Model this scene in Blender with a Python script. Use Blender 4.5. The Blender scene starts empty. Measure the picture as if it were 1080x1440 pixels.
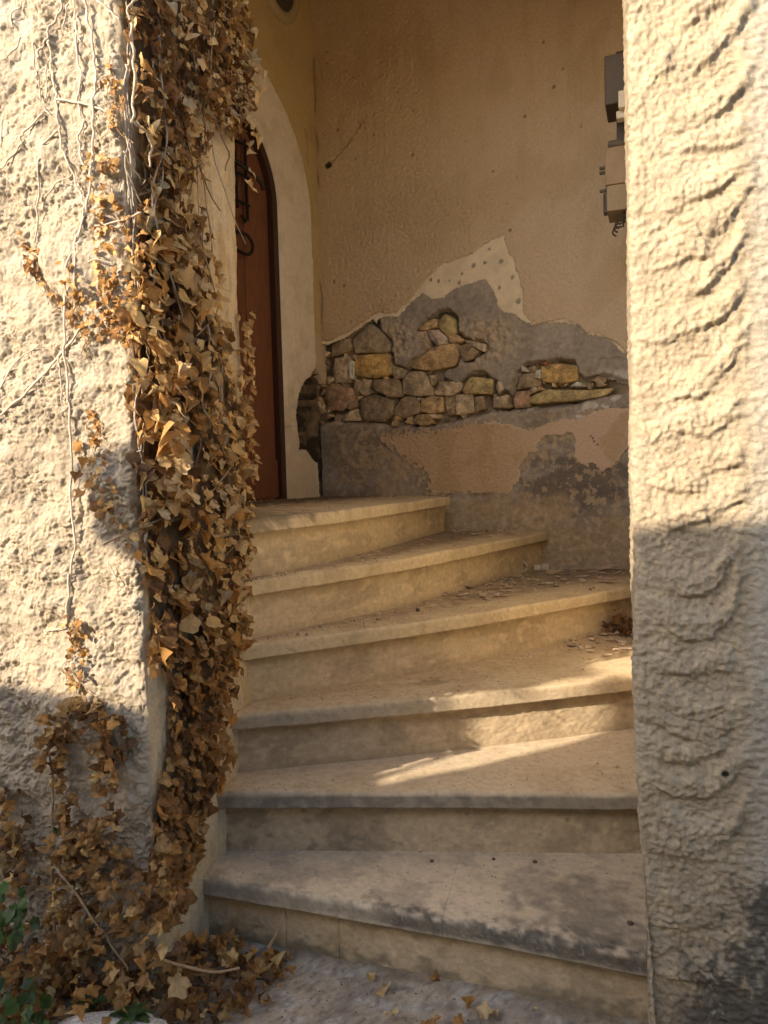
import bpy, math, random
import numpy as np
from mathutils import Vector, Matrix

S = bpy.context.scene
# ---------------------------------------------------------------- camera, sky, sun, exposure
H = 0.175                                   # riser height
EYE = Vector((0, 0, 6.6 * H))
pitch, roll = math.atan(51 / 1080), 0.028
F_ = Vector((0, math.cos(pitch), -math.sin(pitch)))
R0 = Vector((1, 0, 0)); U0 = Vector((0, math.sin(pitch), math.cos(pitch)))
R_ = R0 * math.cos(roll) - U0 * math.sin(roll)
U_ = U0 * math.cos(roll) + R0 * math.sin(roll)
cam = bpy.data.cameras.new('camera')
cam.sensor_fit = 'VERTICAL'; cam.sensor_height = 24; cam.lens = 24 * 1080 / 1440
cam.clip_start = 0.02; cam.clip_end = 500
co = bpy.data.objects.new('camera', cam); S.collection.objects.link(co)
M = Matrix((R_, U_, -F_)).transposed().to_4x4(); M.translation = EYE
co.matrix_world = M
S.camera = co

SUN_AZ, SUN_EL = math.radians(53.5), math.atan(0.4773)      # light travels this way in plan, falling at SUN_EL
Ldir = Vector((math.sin(SUN_AZ), math.cos(SUN_AZ), -math.tan(SUN_EL))).normalized()
W = bpy.data.worlds.new('World'); S.world = W; W.use_nodes = True
nt = W.node_tree
sky = nt.nodes.new('ShaderNodeTexSky'); sky.sky_type = 'NISHITA'; sky.sun_disc = False
sky.sun_elevation = SUN_EL
sky.sun_rotation = math.pi + SUN_AZ
sky.dust_density = 2.0; sky.air_density = 1.0
nt.nodes['Background'].inputs['Strength'].default_value = 0.15
nt.links.new(sky.outputs[0], nt.nodes['Background'].inputs['Color'])
sl = bpy.data.lights.new('sun', 'SUN'); sl.energy = 3.3; sl.angle = math.radians(0.45); sl.color = (1.0, 0.84, 0.64)
so = bpy.data.objects.new('sun', sl); S.collection.objects.link(so)
so.rotation_euler = (-Ldir).to_track_quat('Z', 'Y').to_euler(); so.location = (-4, -4, 6)
vs = S.view_settings
vs.view_transform = 'Standard'; vs.look = 'None'; vs.exposure = 1.55; vs.gamma = 1; vs.use_curve_mapping = False
S.cycles.max_bounces = 10; S.cycles.diffuse_bounces = 8

# ---------------------------------------------------------------- measured outlines (metres on their wall: along, height)
TOP_EDGE = [(-0.063, 1.912), (0.044, 1.893), (0.168, 1.921), (0.277, 1.976), (0.36, 2.003), (0.474, 1.992), (0.525, 2.033), (0.603, 2.088), (0.671, 2.152), (0.727, 2.196), (0.805, 2.209), (0.855, 2.211), (0.93, 2.241), (0.998, 2.276), (1.059, 2.279), (1.069, 2.244), (1.086, 2.191), (1.107, 2.164), (1.109, 2.113), (1.13, 2.084), (1.143, 2.018), (1.144, 1.924), (1.164, 1.875), (1.2, 1.839), (1.24, 1.852), (1.349, 1.846), (1.401, 1.823), (1.449, 1.776), (1.511, 1.766), (1.567, 1.724), (1.619, 1.671), (1.68, 1.631)]
FINISH_EDGE = [(-0.064, 1.896), (0.043, 1.877), (0.168, 1.906), (0.276, 1.957), (0.321, 1.978), (0.346, 1.953), (0.368, 1.98), (0.474, 1.974), (0.533, 2.024), (0.594, 2.06), (0.62, 2.074), (0.667, 2.035), (0.731, 2.034), (0.754, 2.048), (0.828, 2.075), (0.897, 2.084), (0.927, 2.1), (0.957, 2.092), (0.985, 2.056), (1.015, 1.995), (1.014, 1.958), (1.059, 1.922), (1.101, 1.906), (1.136, 1.878), (1.192, 1.842), (1.24, 1.846), (1.348, 1.839), (1.401, 1.817), (1.449, 1.769), (1.51, 1.759), (1.567, 1.718), (1.619, 1.665), (1.68, 1.624)]
STONE_HOLE = [(-0.064, 1.893), (0.044, 1.885), (0.168, 1.913), (0.272, 1.965), (0.351, 1.985), (0.365, 1.898), (0.411, 1.867), (0.422, 1.782), (0.432, 1.725), (0.52, 1.71), (0.541, 1.74), (0.632, 1.771), (0.665, 1.793), (0.626, 1.84), (0.57, 1.89), (0.637, 1.936), (0.694, 1.975), (0.748, 1.968), (0.798, 1.92), (0.8, 1.856), (0.838, 1.831), (0.927, 1.793), (0.949, 1.763), (0.903, 1.733), (0.88, 1.708), (0.835, 1.712), (0.812, 1.742), (0.788, 1.703), (0.729, 1.68), (0.708, 1.632), (0.786, 1.604), (0.832, 1.614), (0.863, 1.639), (0.939, 1.647), (1.011, 1.568), (1.068, 1.536), (1.091, 1.562), (1.106, 1.628), (1.139, 1.659), (1.199, 1.667), (1.216, 1.672), (1.244, 1.669), (1.389, 1.652), (1.401, 1.602), (1.427, 1.567), (1.492, 1.575), (1.555, 1.572), (1.664, 1.516), (1.664, 1.503), (1.507, 1.493), (1.359, 1.465), (1.223, 1.461), (1.081, 1.46), (0.972, 1.457), (0.859, 1.447), (0.781, 1.427), (0.662, 1.409), (0.561, 1.411), (0.478, 1.419), (0.414, 1.408), (0.35, 1.43), (0.241, 1.444), (0.06, 1.462), (-0.081, 1.451)]
LOWER_COAT = [(0.283, 1.37), (0.37, 1.376), (0.464, 1.379), (0.621, 1.378), (0.784, 1.395), (0.993, 1.407), (1.062, 1.393), (1.094, 1.377), (1.161, 1.356), (1.256, 1.385), (1.324, 1.394), (1.398, 1.396), (1.473, 1.424), (1.554, 1.432), (1.629, 1.436), (1.693, 1.448), (1.692, 1.303), (1.654, 1.263), (1.617, 1.23), (1.559, 1.158), (1.498, 1.143), (1.479, 1.173), (1.463, 1.184), (1.45, 1.164), (1.44, 1.161), (1.378, 1.21), (1.385, 1.252), (1.389, 1.285), (1.373, 1.319), (1.35, 1.33), (1.309, 1.319), (1.254, 1.315), (1.205, 1.277), (1.219, 1.246), (1.166, 1.241), (1.122, 1.171), (1.113, 1.106), (1.08, 1.079), (1.054, 1.045), (0.925, 1.053), (0.7, 1.045), (0.612, 1.046), (0.609, 1.083), (0.622, 1.138), (0.591, 1.182), (0.513, 1.214), (0.452, 1.261), (0.389, 1.308)]
NAIL_HOLES = [(0.666, 2.135, 0.0183), (0.709, 2.122, 0.0183), (0.768, 2.113, 0.0128), (0.821, 2.098, 0.0183), (0.838, 2.141, 0.0146), (0.899, 2.17, 0.0219), (0.959, 2.174, 0.0165), (1.042, 2.168, 0.0219), (1.098, 2.085, 0.0183), (1.029, 2.044, 0.0165), (1.124, 1.967, 0.0256), (1.219, 1.978, 0.0146), (0.982, 2.235, 0.0128), (0.499, 1.992, 0.0183), (0.957, 1.965, 0.0183)]
STONES = [('b', [(0.046, 1.892), (0.158, 1.905), (0.17, 1.836), (0.043, 1.815)]), ('g', [(0.177, 1.895), (0.284, 1.974), (0.359, 1.916), (0.409, 1.861), (0.409, 1.803), (0.185, 1.826)]), ('t', [(0.053, 1.806), (0.154, 1.804), (0.158, 1.672), (0.058, 1.672)]), ('w', [(0.163, 1.778), (0.186, 1.776), (0.18, 1.683), (0.16, 1.685)]), ('y', [(0.192, 1.805), (0.403, 1.797), (0.423, 1.691), (0.308, 1.676), (0.192, 1.699)]), ('g', [(0.419, 1.733), (0.498, 1.705), (0.497, 1.66), (0.427, 1.662)]), ('r', [(-0.005, 1.647), (0.068, 1.667), (0.178, 1.624), (0.191, 1.564), (0.103, 1.519), (0.022, 1.529), (-0.013, 1.587)]), ('b', [(0.125, 1.552), (0.181, 1.565), (0.195, 1.53), (0.154, 1.511)]), ('t', [(0.102, 1.485), (0.199, 1.521), (0.212, 1.457), (0.111, 1.458)]), ('g', [(0.18, 1.683), (0.219, 1.671), (0.3, 1.606), (0.246, 1.585), (0.183, 1.628)]), ('t', [(0.234, 1.679), (0.302, 1.664), (0.277, 1.629), (0.243, 1.632)]), ('b', [(0.307, 1.668), (0.45, 1.66), (0.472, 1.626), (0.475, 1.568), (0.41, 1.569), (0.306, 1.614)]), ('d', [(0.216, 1.571), (0.305, 1.589), (0.409, 1.548), (0.416, 1.482), (0.367, 1.443), (0.242, 1.455), (0.209, 1.503)]), ('g', [(0.487, 1.649), (0.525, 1.686), (0.598, 1.684), (0.633, 1.636), (0.653, 1.563), (0.558, 1.562), (0.485, 1.58)]), ('b', [(0.411, 1.474), (0.475, 1.564), (0.54, 1.563), (0.58, 1.52), (0.583, 1.479), (0.49, 1.452)]), ('o', [(0.527, 1.743), (0.6, 1.768), (0.673, 1.8), (0.795, 1.811), (0.802, 1.755), (0.766, 1.7), (0.643, 1.688), (0.526, 1.71)]), ('o', [(0.577, 1.899), (0.641, 1.939), (0.685, 1.941), (0.693, 1.901), (0.626, 1.889)]), ('g', [(0.568, 1.884), (0.626, 1.889), (0.646, 1.811), (0.602, 1.824)]), ('p', [(0.631, 1.888), (0.697, 1.885), (0.744, 1.836), (0.735, 1.809), (0.682, 1.807), (0.647, 1.843)]), ('n', [(0.698, 1.932), (0.739, 1.958), (0.789, 1.921), (0.792, 1.858), (0.744, 1.848), (0.706, 1.891)]), ('o', [(0.749, 1.847), (0.788, 1.852), (0.834, 1.818), (0.795, 1.807), (0.748, 1.82)]), ('b', [(0.803, 1.786), (0.854, 1.797), (0.912, 1.752), (0.878, 1.717), (0.827, 1.714)]), ('t', [(0.834, 1.822), (0.946, 1.787), (0.937, 1.749), (0.846, 1.801)]), ('g', [(0.633, 1.66), (0.673, 1.661), (0.681, 1.632), (0.65, 1.607)]), ('t', [(0.662, 1.578), (0.686, 1.624), (0.807, 1.614), (0.815, 1.582), (0.763, 1.55), (0.666, 1.558)]), ('n', [(0.815, 1.566), (0.867, 1.632), (0.975, 1.615), (0.973, 1.542), (0.831, 1.553)]), ('o', [(0.589, 1.543), (0.648, 1.555), (0.71, 1.543), (0.708, 1.471), (0.646, 1.467), (0.588, 1.479)]), ('b', [(0.719, 1.55), (0.78, 1.549), (0.777, 1.459), (0.734, 1.453)]), ('t', [(0.782, 1.551), (0.869, 1.546), (0.876, 1.46), (0.782, 1.454)]), ('b', [(0.882, 1.534), (0.932, 1.534), (0.939, 1.472), (0.888, 1.459)]), ('o', [(0.536, 1.433), (0.564, 1.464), (0.628, 1.464), (0.653, 1.418), (0.59, 1.406)]), ('t', [(0.614, 1.465), (0.69, 1.46), (0.685, 1.437), (0.636, 1.443)]), ('y', [(1.223, 1.657), (1.281, 1.658), (1.392, 1.644), (1.394, 1.573), (1.321, 1.565), (1.226, 1.584)]), ('b', [(1.1, 1.555), (1.128, 1.624), (1.208, 1.624), (1.218, 1.56)]), ('r', [(1.089, 1.542), (1.163, 1.543), (1.161, 1.466), (1.087, 1.464)]), ('n', [(1.166, 1.508), (1.25, 1.54), (1.445, 1.521), (1.559, 1.526), (1.512, 1.489), (1.389, 1.478), (1.176, 1.479)]), ('w', [(1.201, 1.631), (1.227, 1.636), (1.222, 1.594), (1.201, 1.6)]), ('w', [(1.132, 1.666), (1.158, 1.642), (1.161, 1.631), (1.132, 1.637)]), ('g', [(0.982, 1.521), (1.059, 1.53), (1.057, 1.466), (0.981, 1.475)]), ('k', [(1.209, 1.669), (1.259, 1.671), (1.252, 1.654)]), ('t', [(1.008, 1.62), (1.052, 1.573), (1.013, 1.534), (0.999, 1.578)]), ('w', [(1.359, 1.545), (1.438, 1.539), (1.398, 1.566)])]
JAMB_HOLE = [(0.075, 1.742), (0.104, 1.709), (0.112, 1.689), (0.179, 1.66), (0.225, 1.6), (0.258, 1.523), (0.263, 1.442), (0.259, 1.398), (0.245, 1.357), (0.248, 1.305), (0.182, 1.31), (0.129, 1.257), (0.079, 1.246), (0.079, 1.188), (0.071, 1.083), (0.06, 1.025), (-0.105, 1.017), (-0.142, 1.661), (-0.011, 1.662), (0.035, 1.712)]
DARK_BLOCKS = [[(0.216, 1.661), (0.104, 1.703), (0.002, 1.681), (0.007, 1.59), (0.21, 1.572)], [(0.197, 1.532), (0.01, 1.544), (0.008, 1.473), (0.13, 1.448), (0.132, 1.407), (0.241, 1.406), (0.2, 1.476)], [(0.243, 1.375), (0.019, 1.382), (0.0, 1.297), (0.061, 1.251), (0.14, 1.276), (0.225, 1.313)], [(0.061, 1.258), (-0.016, 1.265), (-0.008, 1.127), (0.057, 1.122)], [(-0.021, 1.461), (-0.068, 1.45), (-0.044, 1.344), (-0.019, 1.317)]]
IVY_AREA = [(0.002, 2.252), (0.622, 2.637), (0.612, 2.513), (0.641, 2.41), (0.619, 2.26), (0.548, 2.112), (0.445, 2.051), (0.363, 2.089), (0.301, 1.993), (0.274, 1.88), (0.323, 1.774), (0.337, 1.617), (0.42, 1.542), (0.485, 1.456), (0.519, 1.381), (0.518, 1.143), (0.523, 0.983), (0.476, 0.809), (0.442, 0.717), (0.374, 0.617), (0.302, 0.47), (0.237, 0.366), (0.167, 0.29), (0.104, 0.201), (0.066, 0.121), (-0.027, 0.192), (-0.023, 0.349), (0.008, 0.462), (0.075, 0.566), (0.07, 0.699), (-0.02, 0.832), (-0.026, 1.001), (-0.03, 1.123), (-0.029, 1.273), (-0.046, 1.39), (-0.05, 1.536), (0.001, 1.681), (0.046, 1.815), (0.03, 1.959), (-0.008, 2.044)]
IVY_BARE = [(0.196, 1.217, 0.035, 0.097), (0.237, 1.833, 0.044, 0.053), (0.39, 1.37, 0.022, 0.07), (-0.002, 0.89, 0.025, 0.07)]
WALL_SPRIGS = [[(0.071, 1.688), (-0.002, 1.724), (-0.052, 1.673), (-0.032, 1.453), (0.022, 1.428), (0.061, 1.551)], [(0.138, 1.635), (0.022, 1.608), (0.011, 1.472), (0.102, 1.464), (0.154, 1.53)], [(0.12, 1.311), (0.082, 1.317), (0.06, 1.216), (0.02, 1.123), (0.017, 1.0), (0.043, 1.031), (0.084, 1.124), (0.106, 1.218)], [(0.285, 1.729), (0.238, 1.708), (0.162, 1.546), (0.182, 1.532), (0.243, 1.631)], [(0.182, 0.872), (0.136, 0.841), (0.137, 0.649), (0.189, 0.646)], [(0.079, 1.883), (0.009, 1.843), (0.009, 1.681), (0.071, 1.688)], [(0.016, 2.049), (-0.018, 2.028), (-0.01, 1.884), (0.024, 1.904)]]
LOW_IVY = [[(0.247, 0.63), (0.152, 0.677), (0.078, 0.673), (0.04, 0.629), (0.06, 0.501), (0.051, 0.422), (0.092, 0.401), (0.116, 0.479), (0.1, 0.608), (0.175, 0.603), (0.21, 0.503), (0.198, 0.471), (0.236, 0.484)], [(0.211, 0.486), (0.173, 0.474), (0.175, 0.278), (0.143, 0.168), (0.171, -0.002), (0.24, -0.015), (0.219, 0.239)], [(0.167, 0.409), (0.054, 0.438), (0.034, 0.296), (-0.059, 0.356), (-0.107, 0.268), (-0.102, 0.158), (0.021, -0.008), (0.192, -0.039), (0.186, 0.244)], [(0.42, 0.501), (0.356, 0.473), (0.308, 0.344), (0.298, 0.245), (0.359, 0.169), (0.444, 0.139)], [(0.442, 0.157), (0.279, 0.164), (0.201, 0.142), (0.194, -0.073), (0.466, -0.196)]]
VINES = [[(0.069, 2.181), (0.067, 2.15), (0.056, 2.094), (0.054, 2.052), (0.049, 2.009), (0.057, 1.968), (0.061, 1.924), (0.067, 1.879), (0.072, 1.819), (0.085, 1.767), (0.107, 1.701), (0.146, 1.618), (0.16, 1.503), (0.163, 1.425), (0.157, 1.345), (0.16, 1.233), (0.167, 1.105), (0.159, 1.034), (0.175, 0.959), (0.188, 0.844)], [(0.128, 2.193), (0.133, 2.167), (0.161, 2.145), (0.17, 2.113), (0.19, 2.098), (0.195, 2.081)], [(0.163, 2.112), (0.161, 2.069), (0.158, 2.031), (0.153, 1.991), (0.151, 1.954), (0.147, 1.922), (0.145, 1.885), (0.129, 1.849), (0.113, 1.8), (0.099, 1.769), (0.096, 1.737), (0.12, 1.672), (0.125, 1.579), (0.148, 1.503)], [(0.093, 2.141), (0.096, 2.072), (0.086, 2.016), (0.097, 1.981), (0.093, 1.947), (0.085, 1.925), (0.101, 1.903), (0.098, 1.86), (0.082, 1.821)], [(0.194, 2.035), (0.196, 1.995), (0.179, 1.967), (0.15, 1.938), (0.147, 1.922)], [(0.187, 1.962), (0.235, 1.939), (0.251, 1.923), (0.252, 1.904), (0.281, 1.883), (0.315, 1.863)], [(0.151, 1.987), (0.099, 1.972), (0.049, 1.952), (0.007, 1.927)], [(0.151, 1.92), (0.183, 1.903), (0.204, 1.863), (0.213, 1.784), (0.226, 1.69)], [(0.197, 1.782), (0.169, 1.808), (0.122, 1.826)], [(0.11, 2.18), (0.131, 2.139)], [(0.204, 2.116), (0.207, 2.08), (0.201, 2.042)], [(0.095, 2.186), (0.098, 2.151), (0.093, 2.122), (0.085, 2.094)], [(0.256, 2.157), (0.261, 2.183), (0.234, 2.208)], [(0.238, 2.135), (0.259, 2.111), (0.292, 2.096)], [(0.04, 2.175), (0.009, 2.145), (-0.014, 2.122)], [(0.174, 2.056), (0.179, 1.989)], [(0.3, 1.971), (0.308, 1.91)], [(0.111, 1.497), (0.171, 1.445), (0.241, 1.386), (0.299, 1.344), (0.367, 1.308)], [(0.364, 1.347), (0.302, 1.429), (0.228, 1.468)], [(0.179, 1.439), (0.176, 1.356), (0.17, 1.318), (0.157, 1.342), (0.164, 1.425)], [(0.179, 0.956), (0.19, 0.845), (0.258, 0.823)], [(0.078, 0.983), (0.058, 0.945), (0.048, 0.92)], [(0.03, 1.198), (0.007, 1.216), (-0.023, 1.224)], [(-0.047, 1.722), (0.003, 1.713), (0.069, 1.709)], [(0.264, 1.656), (0.235, 1.615), (0.199, 1.554)], [(0.088, 1.631), (0.073, 1.638), (0.03, 1.625)]]
REVEAL_STEMS = [[(-0.015, 2.106), (-0.013, 2.063), (-0.01, 2.006), (-0.021, 1.924), (-0.015, 1.903), (0.022, 1.903), (0.042, 1.881), (0.032, 1.831)], [(-0.02, 2.109), (-0.023, 2.133), (0.01, 2.168)], [(-0.024, 1.846), (0.015, 1.819), (0.052, 1.795)], [(-0.017, 1.807), (0.032, 1.758), (0.033, 1.696)], [(0.122, 2.202), (0.165, 2.129), (0.198, 1.979), (0.218, 1.819)], [(0.405, 2.359), (0.353, 2.187), (0.286, 1.981), (0.296, 1.738)]]
STROKES = [[(0.079, 1.897), (0.113, 1.914), (0.146, 1.93)], [(0.095, 1.818), (0.134, 1.84), (0.167, 1.869), (0.187, 1.905)], [(0.026, 1.8), (0.05, 1.826), (0.067, 1.835)], [(0.055, 1.736), (0.089, 1.725), (0.133, 1.741), (0.155, 1.755), (0.183, 1.785)], [(0.077, 1.691), (0.105, 1.699), (0.122, 1.696), (0.166, 1.684), (0.177, 1.694)], [(0.047, 1.593), (0.076, 1.602), (0.132, 1.618), (0.177, 1.641)], [(0.07, 1.542), (0.132, 1.553), (0.171, 1.589), (0.187, 1.611)], [(0.052, 1.508), (0.087, 1.511), (0.121, 1.513)], [(0.08, 1.451), (0.12, 1.459), (0.154, 1.485), (0.181, 1.541)], [(0.022, 1.377), (0.085, 1.384), (0.142, 1.409), (0.17, 1.442)], [(0.061, 1.276), (0.107, 1.279), (0.147, 1.313), (0.18, 1.364)], [(0.031, 1.203), (0.084, 1.225), (0.129, 1.211), (0.169, 1.246)], [(0.112, 1.114), (0.112, 1.157), (0.14, 1.15), (0.168, 1.161)], [(0.031, 1.128), (0.071, 1.115), (0.117, 1.114)], [(0.036, 1.053), (0.082, 1.053), (0.129, 1.077), (0.174, 1.1)], [(0.041, 0.952), (0.081, 0.934), (0.122, 0.941), (0.162, 0.991)], [(0.034, 0.889), (0.081, 0.865), (0.127, 0.86), (0.161, 0.917), (0.173, 0.966)], [(0.033, 0.793), (0.092, 0.79), (0.149, 0.805)], [(0.044, 0.736), (0.097, 0.714), (0.149, 0.73)], [(0.031, 0.645), (0.09, 0.637), (0.102, 0.651), (0.137, 0.666)], [(0.025, 0.586), (0.066, 0.573), (0.125, 0.589), (0.177, 0.632)], [(0.036, 0.529), (0.089, 0.483), (0.147, 0.503), (0.18, 0.557)], [(0.023, 0.475), (0.077, 0.462), (0.124, 0.468)], [(0.028, 0.371), (0.076, 0.358), (0.112, 0.357)], [(0.028, 0.318), (0.076, 0.323), (0.123, 0.345)], [(0.039, 0.227), (0.099, 0.231), (0.146, 0.232)], [(0.02, 0.709), (0.056, 0.686), (0.114, 0.677), (0.171, 0.719)]]
PILE = [(-0.503, 1.846), (-0.401, 1.859), (-0.283, 1.774), (-0.25, 1.714), (-0.279, 1.635), (-0.339, 1.581), (-0.396, 1.531), (-0.514, 1.486), (-0.629, 1.49), (-0.672, 1.64), (-0.59, 1.904)]
NOSING = {1: [(-0.502, 1.871), (0.086, 1.671), (0.499, 1.507)], 2: [(-0.454, 1.959), (0.089, 1.927), (0.611, 1.882)], 3: [(-0.439, 2.045), (0.218, 2.162), (0.745, 2.316)], 4: [(-0.391, 2.115), (0.255, 2.439), (0.965, 2.986)], 5: [(-0.354, 2.165), (0.174, 2.694), (0.715, 3.548)], 6: [(-0.314, 2.047), (-0.091, 2.472), (0.28, 3.622)]}
FLAKE_ZONES = [(4, [(0.208, 2.907), (0.456, 3.325), (0.631, 3.433), (1.086, 3.408), (0.991, 3.082), (0.713, 2.977), (0.395, 2.708), (0.242, 2.688)]), (3, [(0.61, 2.781), (0.775, 2.909), (0.959, 2.992), (0.847, 2.637), (0.725, 2.547), (0.61, 2.666)]), (5, [(0.256, 3.724), (0.732, 3.682), (0.63, 3.408), (0.302, 3.289)])]
FLAKES_BIG = [(4, 0.846, 3.462), (4, 0.982, 3.431), (4, 0.742, 3.359), (4, 0.838, 3.244), (4, 0.664, 3.006), (4, 0.466, 2.913), (4, 0.097, 2.541), (3, 0.829, 2.65), (6, -0.048, 4.601)]
RING = [(0.617, 3.462)]
CLIP = [(0.705, 3.468)]
HEAP = [(0.884, 2.894)]
GROUND_LEAVES = [(-0.046, 1.703), (-0.022, 1.66), (-0.033, 1.642), (0.073, 1.685), (-0.007, 1.585), (0.075, 1.567), (0.112, 1.559), (0.151, 1.579), (0.209, 1.583), (0.281, 1.584), (0.178, 1.552), (0.044, 1.551), (-0.249, 1.771), (-0.263, 1.75)]
PEBBLES = [(1, 0.068, 1.954), (1, 0.096, 1.901), (1, 0.253, 1.903), (1, 0.354, 1.883), (1, -0.253, 1.977), (1, 0.505, 1.61), (2, 0.565, 2.07), (2, 0.611, 2.041), (2, -0.139, 2.102), (3, -0.199, 2.182), (4, -0.081, 2.38), (5, -0.223, 2.612)]
WEED = [(-0.597, 1.622)]
PALE_BLOCK = [(-0.593, 1.549)]
GREEN = [[(0.281, 0.337), (0.17, 0.363), (0.145, 0.266), (0.199, 0.198), (0.292, 0.175)], [(0.295, 0.129), (0.149, 0.139), (0.092, 0.068), (0.139, -0.002), (0.307, -0.051)]]
BOX = [(0.864, 2.942, 2.667), (0.862, 2.944, 2.499), (0.929, 2.884, 2.483), (0.861, 2.946, 2.343), (0.859, 2.947, 2.221), (0.862, 2.944, 2.125), (0.893, 2.916, 2.07)]
GR = [(0.572, 2.751), (0.59, 2.427), (0.677, 2.639), (0.496, 2.563), (0.628, 2.407), (0.679, 2.337), (0.581, 2.312), (0.596, 2.242), (0.674, 2.239), (0.539, 2.577)]
LAMP = [(0.287, 3.511), (0.343, 3.545), (0.202, 3.618), (0.403, 3.498)]
RAIL = [(0.625, 1.244), (0.38, 1.238), (0.635, 1.073), (0.376, 1.082)]
SPOT = [(0.056, 2.816), (0.111, 2.834)]
CRACK = [(1.465, 1.532), (1.469, 1.58), (1.515, 1.656), (1.625, 1.652)]# ---------------------------------------------------------------- helpers
rng = np.random.default_rng(11)
COL = S.collection
_perm = np.random.default_rng(3).permutation(4096)
_ang = np.random.default_rng(5).random(4096) * 2 * np.pi
_gx, _gy = np.cos(_ang), np.sin(_ang)
def pn(x, y, s=0):
    x = np.asarray(x, float) + s * 17.31; y = np.asarray(y, float) + s * 9.73
    xi = np.floor(x).astype(int); yi = np.floor(y).astype(int)
    xf, yf = x - xi, y - yi
    u = xf * xf * xf * (xf * (xf * 6 - 15) + 10); v = yf * yf * yf * (yf * (yf * 6 - 15) + 10)
    def g(i, j, dx, dy):
        k = _perm[(_perm[i & 4095] + j) & 4095]
        return _gx[k] * dx + _gy[k] * dy
    a = g(xi, yi, xf, yf); b = g(xi + 1, yi, xf - 1, yf)
    c = g(xi, yi + 1, xf, yf - 1); d = g(xi + 1, yi + 1, xf - 1, yf - 1)
    return ((a + (b - a) * u) + ((c + (d - c) * u) - (a + (b - a) * u)) * v) * 1.5
def fbm(x, y, o=4, s=0, p=0.5):
    r = 0; a = 1.0
    for i in range(o):
        r = r + a * pn(x, y, s + i * 3); x = x * 2.03; y = y * 2.03; a *= p
    return r
def sm(x, a, b):
    t = np.clip((x - a) / (b - a), 0, 1); return t * t * (3 - 2 * t)
def mixc(c, d, t):
    return c * (1 - t[..., None]) + np.array(d) * t[..., None]
def colr(c, shape): return np.broadcast_to(np.array(c, float), tuple(shape) + (3,)).copy()
def sdf(u, z, poly):
    """signed distance to a polygon, positive inside"""
    P = np.array(poly); best = np.full(u.shape, 1e9); ins = np.zeros(u.shape, bool)
    for i in range(len(P)):
        a = P[i]; b = P[(i + 1) % len(P)]; e = b - a; L2 = e @ e + 1e-12
        t = np.clip(((u - a[0]) * e[0] + (z - a[1]) * e[1]) / L2, 0, 1)
        d = np.hypot(u - a[0] - t * e[0], z - a[1] - t * e[1]); best = np.minimum(best, d)
        c = ((a[1] > z) != (b[1] > z))
        with np.errstate(divide='ignore', invalid='ignore'):
            ins ^= c & (u < (b[0] - a[0]) * (z - a[1]) / (b[1] - a[1] + 1e-12) + a[0])
    return np.where(ins, best, -best)
def polyline_d(u, z, pts):
    """distance along / perpendicular: nearest distance, signed height above, fraction"""
    P = np.array(pts); best = np.full(u.shape, 1e9); fr = np.zeros(u.shape); n = len(P) - 1
    for i in range(n):
        a = P[i]; e = P[i + 1] - a; t = np.clip(((u - a[0]) * e[0] + (z - a[1]) * e[1]) / (e @ e + 1e-12), 0, 1)
        d = np.hypot(u - a[0] - t * e[0], z - a[1] - t * e[1]); m = d < best
        best = np.where(m, d, best); fr = np.where(m, (i + t) / n, fr)
    return best, fr

def tag(o, label=None, cat=None, group=None, kind=None):
    if label: o['label'] = label
    if cat: o['category'] = cat
    if group: o['group'] = group
    if kind: o['kind'] = kind
    return o
def mesh_from(name, verts, faces, col=None, smooth=True):
    me = bpy.data.meshes.new(name)
    verts = np.asarray(verts, np.float32)
    if isinstance(faces, np.ndarray):
        nf, k = faces.shape
        me.vertices.add(len(verts)); me.vertices.foreach_set('co', verts.ravel())
        me.loops.add(nf * k); me.loops.foreach_set('vertex_index', faces.astype(np.int32).ravel())
        me.polygons.add(nf); me.polygons.foreach_set('loop_start', np.arange(0, nf * k, k, dtype=np.int32))
        me.polygons.foreach_set('loop_total', np.full(nf, k, np.int32))
        me.update(calc_edges=True)
    else:
        me.from_pydata(verts.tolist(), [], faces); me.update()
    if smooth: me.polygons.foreach_set('use_smooth', np.ones(len(me.polygons), bool))
    if col is not None:
        a = me.color_attributes.new('Col', 'FLOAT_COLOR', 'POINT')
        c = np.ones((len(verts), 4), np.float32); c[:, :3] = np.asarray(col).reshape(-1, 3) if np.ndim(col) > 1 else np.array(col)
        a.data.foreach_set('color', np.clip(c, 0, 1).ravel())
    return me
def link(name, me, mat, parent=None):
    o = bpy.data.objects.new(name, me); COL.objects.link(o)
    if me is not None and mat is not None and not me.materials: me.materials.append(mat)
    if parent is not None:
        o.parent = parent
        o.location = -Vector(parent.get('base', (0, 0, 0)))
    return o
def empty(name, loc=(0, 0, 0)):
    o = bpy.data.objects.new(name, None); COL.objects.link(o); o.location = loc; o['base'] = [float(v) for v in loc]
    o.empty_display_size = 0.1
    return o
def grid_faces(nr, nc, mask=None):
    i = np.arange(nr * nc).reshape(nr, nc)
    q = np.stack([i[:-1, :-1], i[:-1, 1:], i[1:, 1:], i[1:, :-1]], -1)
    if mask is not None:
        q = q[mask[:-1, :-1] & mask[:-1, 1:] & mask[1:, 1:] & mask[1:, :-1]]
    return q.reshape(-1, 4)
def grid_obj(name, pos, col, mat, parent=None, mask=None):
    nr, nc = pos.shape[:2]
    f = grid_faces(nr, nc, mask); v = pos.reshape(-1, 3); c = col.reshape(-1, 3)
    if mask is not None:
        used = np.unique(f); mp = np.zeros(len(v), int); mp[used] = np.arange(len(used)); f = mp[f]; v = v[used]; c = c[used]
    return link(name, mesh_from(name, v, f, c), mat, parent)
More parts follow.
